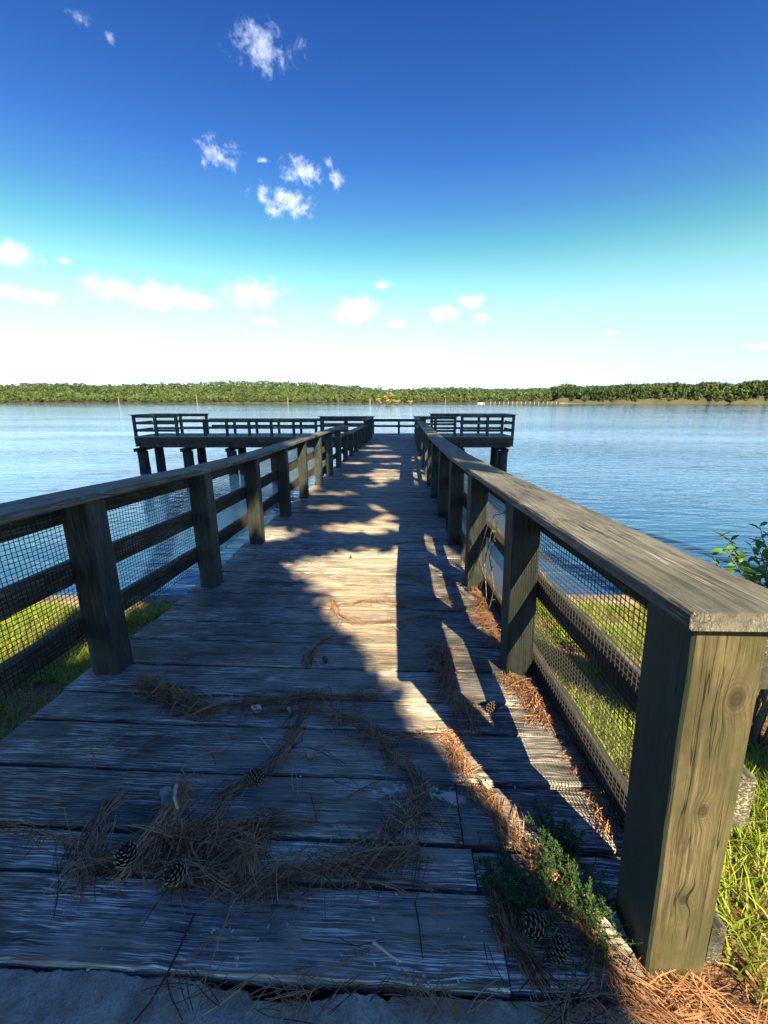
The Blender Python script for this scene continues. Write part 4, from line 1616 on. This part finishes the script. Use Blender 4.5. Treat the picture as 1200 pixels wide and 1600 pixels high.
sb = (2.15, 2.0, ground_z(2.15, 2.0))
shrub = thing('shrub', 'leafy green shrub rising behind the right rail cap at the edge of the photo', 'shrub', sb)
rs = random.Random(12)
for (px, py) in [(1112, 868), (1128, 838), (1147, 862), (1142, 845), (1168, 878), (1187, 822), (1196, 850), (1215, 815), (1235, 850), (1178, 895), (1205, 880), (1160, 900), (1225, 900), (1250, 870), (1120, 880), (1135, 858), (1172, 850), (1190, 870), (1155, 880), (1200, 835), (1180, 842), (1145, 895)]:
    yy = 2.0 + rs.uniform(-0.22, 0.25)
    tip = plane_pt(px, py, yy)
    b0 = Vector(sb) + Vector((rs.uniform(-0.1, 0.1), rs.uniform(-0.1, 0.1), 0))
    mid = b0.lerp(tip, 0.55) + Vector((rs.uniform(0.05, 0.2), 0, 0.05))
    mb = MB()
    pts = [b0, b0.lerp(mid, 0.5) + Vector((0.03, 0, 0.03)), mid, mid.lerp(tip, 0.5) + Vector((0.01, 0, 0.02)), tip]
    limb(mb, pts, [0.007, 0.006, 0.004, 0.003, 0.0015], 5)
    st = link('stem', mb.mesh('stem', sb), shrub, M['twig'])
    for k in range(28):
        f_ = 1 - k * 0.022
        a, b = (pts[3], pts[4]) if f_ > 0.75 else (pts[2], pts[3])
        g = (f_ - 0.75) / 0.25 if f_ > 0.75 else (f_ - 0.4) / 0.35
        p = a.lerp(b, max(0, min(1, g)))
        add_leaf(shrub, p, rs.uniform(0.04, 0.075), rs, az=k * 2.4 + rs.uniform(-0.4, 0.4), el=rs.uniform(-0.8, 0.1))

# vine climbing the wire near the second right post
vb = on_deck(760, 960)
vine = thing('vine', 'thin leafy vine climbing the sagging wire mesh beyond the nearest right post', 'vine', vb)
for q, pl in enumerate(([(752, 975), (760, 930), (757, 880), (768, 830), (772, 805), (800, 800)], [(762, 960), (772, 920), (765, 870), (778, 815)],
                        [(750, 920), (757, 900), (748, 870), (762, 820)])):
    pts = []
    for (px, py) in pl:
        r = ray(px, py)
        k = 0.80 / max(0.05, r.x)
        pts.append(Vector((0.80, r.y * k, CAM_Z + r.z * k)))
    mb = MB()
    limb(mb, pts, [0.004] * len(pts), 5)
    link('stem', mb.mesh('stem', vb), vine, M['twig'])
    for k in range(9):
        i = rs.randrange(len(pts) - 1)
        p = pts[i].lerp(pts[i + 1], rs.random())
        add_leaf(vine, p, rs.uniform(0.02, 0.04), rs)


def weed(label, c, rx, ry, n, h, seed):
    """feathery dark green weed growing through the joints"""
    r_ = random.Random(seed)
    base = on_deck(*c)
    o = thing('weed', label, 'weed', base)
    mb = MB()
    out, sh = [], []
    for i in range(n):
        x = base.x + r_.gauss(0, rx * 0.5)
        y = base.y + r_.gauss(0, ry * 0.5) - (x - base.x) * 0.6
        z = deck_z(y)
        a = r_.uniform(0, 6.28)
        hh = h * r_.uniform(0.4, 1.1)
        pts = []
        for k in range(4):
            f_ = k / 3
            pts.append(Vector((x + math.cos(a) * hh * 0.55 * f_ + r_.gauss(0, 0.004), y + math.sin(a) * hh * 0.55 * f_ + r_.gauss(0, 0.004), z + hh * (f_ - 0.2 * f_ * f_))))
        limb(mb, pts, [0.0012, 0.001, 0.0008, 0.0005], 3)
        for k in range(26):
            g = r_.uniform(0.2, 1.0) * 2.999
            p = pts[int(g)].lerp(pts[int(g) + 1], g - int(g))
            aa, bb = r_.uniform(0, 6.28), r_.uniform(-0.4, 1.0)
            l_ = r_.uniform(0.006, 0.014)
            dv = Vector((math.cos(aa) * math.cos(bb), math.sin(aa) * math.cos(bb), math.sin(bb))) * l_
            sv = Vector((-math.sin(aa), math.cos(aa), 0)) * l_ * 0.16
            out += [p, p + dv * 0.5 + sv, p + dv, p + dv * 0.5 - sv]
            sh += [r_.random()] * 4
    link('stem', mb.mesh('stem', base), o, M['weed_stem'], kind='stuff')
    link('foliage', cards_mesh('foliage', [tuple(v) for v in out], sh, base), o, M['weed'], kind='stuff')


M['weed'] = leaf_mat('dark_weed_leaf', (0.018, 0.06, 0.022), (0.06, 0.13, 0.05), 0.5, 0.3)
M['weed_stem'] = plain_mat('weed_stem', (0.05, 0.07, 0.03), 0.7)
weed('feathery dark green weed left of the sunlit needle line', (800, 1395), 0.10, 0.12, 130, 0.085, 1)
weed('feathery dark green weed between the sunlit line and the end post', (890, 1390), 0.09, 0.17, 190, 0.10, 2)
weed('small weed sprig at the upper end of the weeds by the rail', (872, 1315), 0.07, 0.08, 60, 0.08, 3)


def pinecone(px, py, L, label, surf=on_deck, seed=0, upright=0.35, h=0.0):
    r_ = random.Random(seed)
    base = surf(px, py)
    o = thing('pine_cone', label, 'pine cone', (base.x, base.y, base.z))
    mb = MB()
    n = 70
    # core
    core, fs = [], []
    rows = 7
    for j in range(rows):
        f_ = j / (rows - 1)
        r0 = 0.22 * math.sin(math.pi * (0.08 + 0.88 * f_)) ** 0.8
        for k in range(8):
            a = 2 * math.pi * k / 8
            core.append((r0 * math.cos(a), r0 * math.sin(a), f_ - 0.5))
    for j in range(rows - 1):
        for k in range(8):
            fs.append((j * 8 + k, j * 8 + (k + 1) % 8, (j + 1) * 8 + (k + 1) % 8, (j + 1) * 8 + k))
    fs.append(tuple(range(7, -1, -1)))
    fs.append(tuple(range((rows - 1) * 8, rows * 8)))
    vs2, fs2 = list(core), list(fs)
    tips_v, tips_f = [], []
    for i in range(n):
        f_ = (i + 0.5) / n
        a = i * 2.39996
        z = f_ * 0.96 - 0.5
        ro = 0.37 * math.sin(math.pi * (0.13 + 0.80 * f_)) ** 0.7
        ri = ro * 0.45
        er = Vector((math.cos(a), math.sin(a), 0))
        et = Vector((-math.sin(a), math.cos(a), 0))
        up = 0.10
        wd = 0.085 * (0.6 + 0.8 * math.sin(math.pi * f_))
        c0 = er * ri + Vector((0, 0, z))
        c1 = er * ro + Vector((0, 0, z + up))
        b = len(vs2)
        vs2 += [c0 + et * wd * 0.4, c0 - et * wd * 0.4, c1 - et * wd, c1 + et * wd, c1 + Vector((0, 0, 0.035)) - et * wd * 0.8, c1 + Vector((0, 0, 0.035)) + et * wd * 0.8]
        fs2 += [(b, b + 1, b + 2, b + 3), (b + 1, b, b + 5, b + 4), (b, b + 3, b + 5), (b + 1, b + 4, b + 2)]
        b = len(tips_v)
        tp = c1 + er * 0.035 + Vector((0, 0, 0.012))
        tips_v += [c1 - et * wd * 0.9, c1 + et * wd * 0.9, c1 + Vector((0, 0, 0.035)) + et * wd * 0.7, c1 + Vector((0, 0, 0.035)) - et * wd * 0.7, tp]
        tips_f += [(b, b + 1, b + 4), (b + 1, b + 2, b + 4), (b + 2, b + 3, b + 4), (b + 3, b, b + 4)]
    az = r_.uniform(0, 6.28)
    rot = Matrix.Rotation(az, 3, 'Z') @ Matrix.Rotation(math.pi / 2 * (1 - upright), 3, 'X')
    for nm, vs_, fs_, mt in (('core_scales', vs2, fs2, 'cone_dark'), ('scale_tips', tips_v, tips_f, 'cone_tip')):
        mb = MB()
        q = [rot @ Vector(v_) * L + Vector((0, 0, L * 0.36)) for v_ in vs_]
        mb.add(q, fs_)
        link(nm, mb.mesh(nm), o, M[mt])


pinecone(200, 1350, 0.088, 'big pine cone at the left of the needle heap', seed=1, upright=0.9)
pinecone(278, 1375, 0.084, 'big pine cone in the middle of the needle heap', seed=2, upright=0.6)
pinecone(316, 1342, 0.034, 'tiny dark cone in the needle heap just right of the big cones', seed=3)
pinecone(398, 1222, 0.074, 'pine cone on the wide plank at the end of a thin needle line', seed=4, upright=0.1)
pinecone(508, 1034, 0.042, 'small dark cone beside the sheaf of needles left of the sunlit patch', seed=5)
pinecone(836, 1455, 0.082, 'upper pine cone of the two lying below the weeds', seed=6, upright=0.2)
pinecone(868, 1495, 0.068, 'lower pine cone of the two lying below the weeds', seed=7, upright=0.4)
pinecone(768, 1112, 0.070, 'pine cone in shade between the two longest sunlit stripes', seed=8)
pinecone(733, 925, 0.060, 'dark cone at the foot of the second right post', seed=9)
pinecone(1128, 1462, 0.050, 'cone in the grass behind the end post', surf=on_ground, seed=10, upright=0.6)
pinecone(525, 862, 0.05, 'dark small cone on the far needle line at left', seed=11)
pinecone(548, 872, 0.035, 'tiny cone just in front of the far needle line', seed=12)
pinecone(708, 852, 0.05, 'dark small cone near the right posts on the far needle line', seed=13)


def stick(path, rad, mat, label, surf=on_deck, name='twig', cat='twig', h=0.006, side=None):
    pts = [surf(a, b) + Vector((0, 0, h)) for a, b in path]
    mb = MB()
    limb(mb, pts, [rad * (1 - 0.5 * i / len(pts)) for i in range(len(pts))], 6)
    if side:
        q = [surf(a, b) + Vector((0, 0, h + 0.004)) for a, b in side]
        limb(mb, q, [rad * 0.6] * (len(q) - 1) + [rad * 0.3], 5)
    o0 = pts[0]
    o = link(name, mb.mesh(name, o0), None, mat, label=label, cat=cat)
    o.location = o0


M['white_twig'] = plain_mat('bleached_twig', (0.60, 0.56, 0.50), 0.7, 0.3, 60)
stick([(583, 1475), (597, 1484), (612, 1497), (627, 1505)], 0.0045, M['white_twig'], 'short bleached twig on the nearest plank')
stick([(304, 1432), (285, 1475), (262, 1525), (235, 1570), (210, 1600)], 0.0035, M['cone_dark'], 'long dark thin twig crossing from the nearest plank to the pad', h=0.008)
stick([(165, 1253), (153, 1290), (135, 1330), (150, 1368)], 0.004, M['twig'], 'forked grey twig at the left of the needle heap', h=0.02, side=[(135, 1330), (128, 1348), (140, 1372)])
stick([(405, 1150), (420, 1170), (428, 1180), (425, 1192)], 0.0018, M['white_twig'], 'thin kinked pale twig above the cone on the wide plank', side=[(420, 1170), (432, 1160)])
stick([(278, 1243), (275, 1262), (280, 1280)], 0.006, M['white_twig'], 'stubby pale twig stuck in the needle sheaf', h=0.05)
stick([(648, 1410), (655, 1450), (660, 1500)], 0.0022, M['cone_dark'], 'thin dark stem lying upright in view on the nearest planks')
stick([(470, 1470), (560, 1480), (600, 1470)], 0.0014, M['needles'], 'single long reddish needle on the nearest plank')
stick([(520, 1513), (560, 1500), (590, 1480)], 0.0012, M['twig'], 'fine dark stem left of the bleached twig')
stick([(780, 988), (790, 994), (805, 1005), (790, 1020)], 0.004, M['white_twig'], 'pale curled stem at the foot of the nearest right post', h=0.02)
stick([(575, 1258), (598, 1260)], 0.003, M['twig'], 'short pinkish chip on the wide plank')


def dry_leaf(px, py, s, label, seed):
    r_ = random.Random(seed)
    p = on_deck(px, py)
    mb = MB()
    n = 9
    vs = [(0, 0, 0.006)]
    for k in range(n):
        a = 2 * math.pi * k / n
        q = s * 0.5 * (1 + r_.uniform(-0.3, 0.25))
        vs.append((q * math.cos(a), q * 0.75 * math.sin(a), 0.006 + r_.uniform(0.0, 0.3) * s))
    fs = [(0, 1 + k, 1 + (k + 1) % n) for k in range(n)]
    mb.add(vs, fs)
    o = link('dry_leaf', mb.mesh('dry_leaf'), None, M['dry_leaf'], label=label, cat='leaf')
    o.location = p
    o.rotation_euler = (0, 0, r_.uniform(0, 6.28))


dry_leaf(289, 1096, 0.05, 'white curled dry leaf in the swept drift near the left post', 1)
dry_leaf(402, 1112, 0.06, 'flat grey dry leaf in the middle of the swept drift', 2)
dry_leaf(457, 1112, 0.055, 'pale blue grey dry leaf where the drifts meet', 3)
dry_leaf(485, 1181, 0.05, 'grey oval dry leaf on the wide plank', 4)
dry_leaf(262, 1248, 0.07, 'curl of grey bark at the top of the needle sheaf', 5)
dry_leaf(362, 1092, 0.02, 'tiny white leaf scrap on the swept drift', 6)
dry_leaf(498, 1088, 0.03, 'small tan leaf at the right end of the swept drift', 7)
dry_leaf(760, 1228, 0.045, 'pale bark chip at the end of the white stain', 8)
dry_leaf(700, 1090, 0.02, 'tiny chip in the dark tangle of needles', 9)

r_ = random.Random(8)
out, sh = [], []
for k in range(240):
    px, py = r_.uniform(60, 900), r_.uniform(820, 1540)
    p = on_deck(px, py)
    if not (lerp(LEFT_X, p.y) - 0.15 < p.x < 0.75):
        continue
    s = r_.uniform(0.002, 0.006)
    a = r_.uniform(0, 6.28)
    for (u_, v_) in ((-1, -0.5), (1, -0.4), (0.8, 0.6), (-0.7, 0.5)):
        out.append((p.x + s * (u_ * math.cos(a) - v_ * math.sin(a)), p.y + s * (u_ * math.sin(a) + v_ * math.cos(a)), p.z + 0.003 + abs(u_) * s * 0.4))
    sh += [0.5] * 4
link('crumbs', cards_mesh('crumbs', out, sh), None, M['white_twig'], kind='stuff', label='tiny pale crumbs of bark and leaf strewn over the planks', cat='debris')
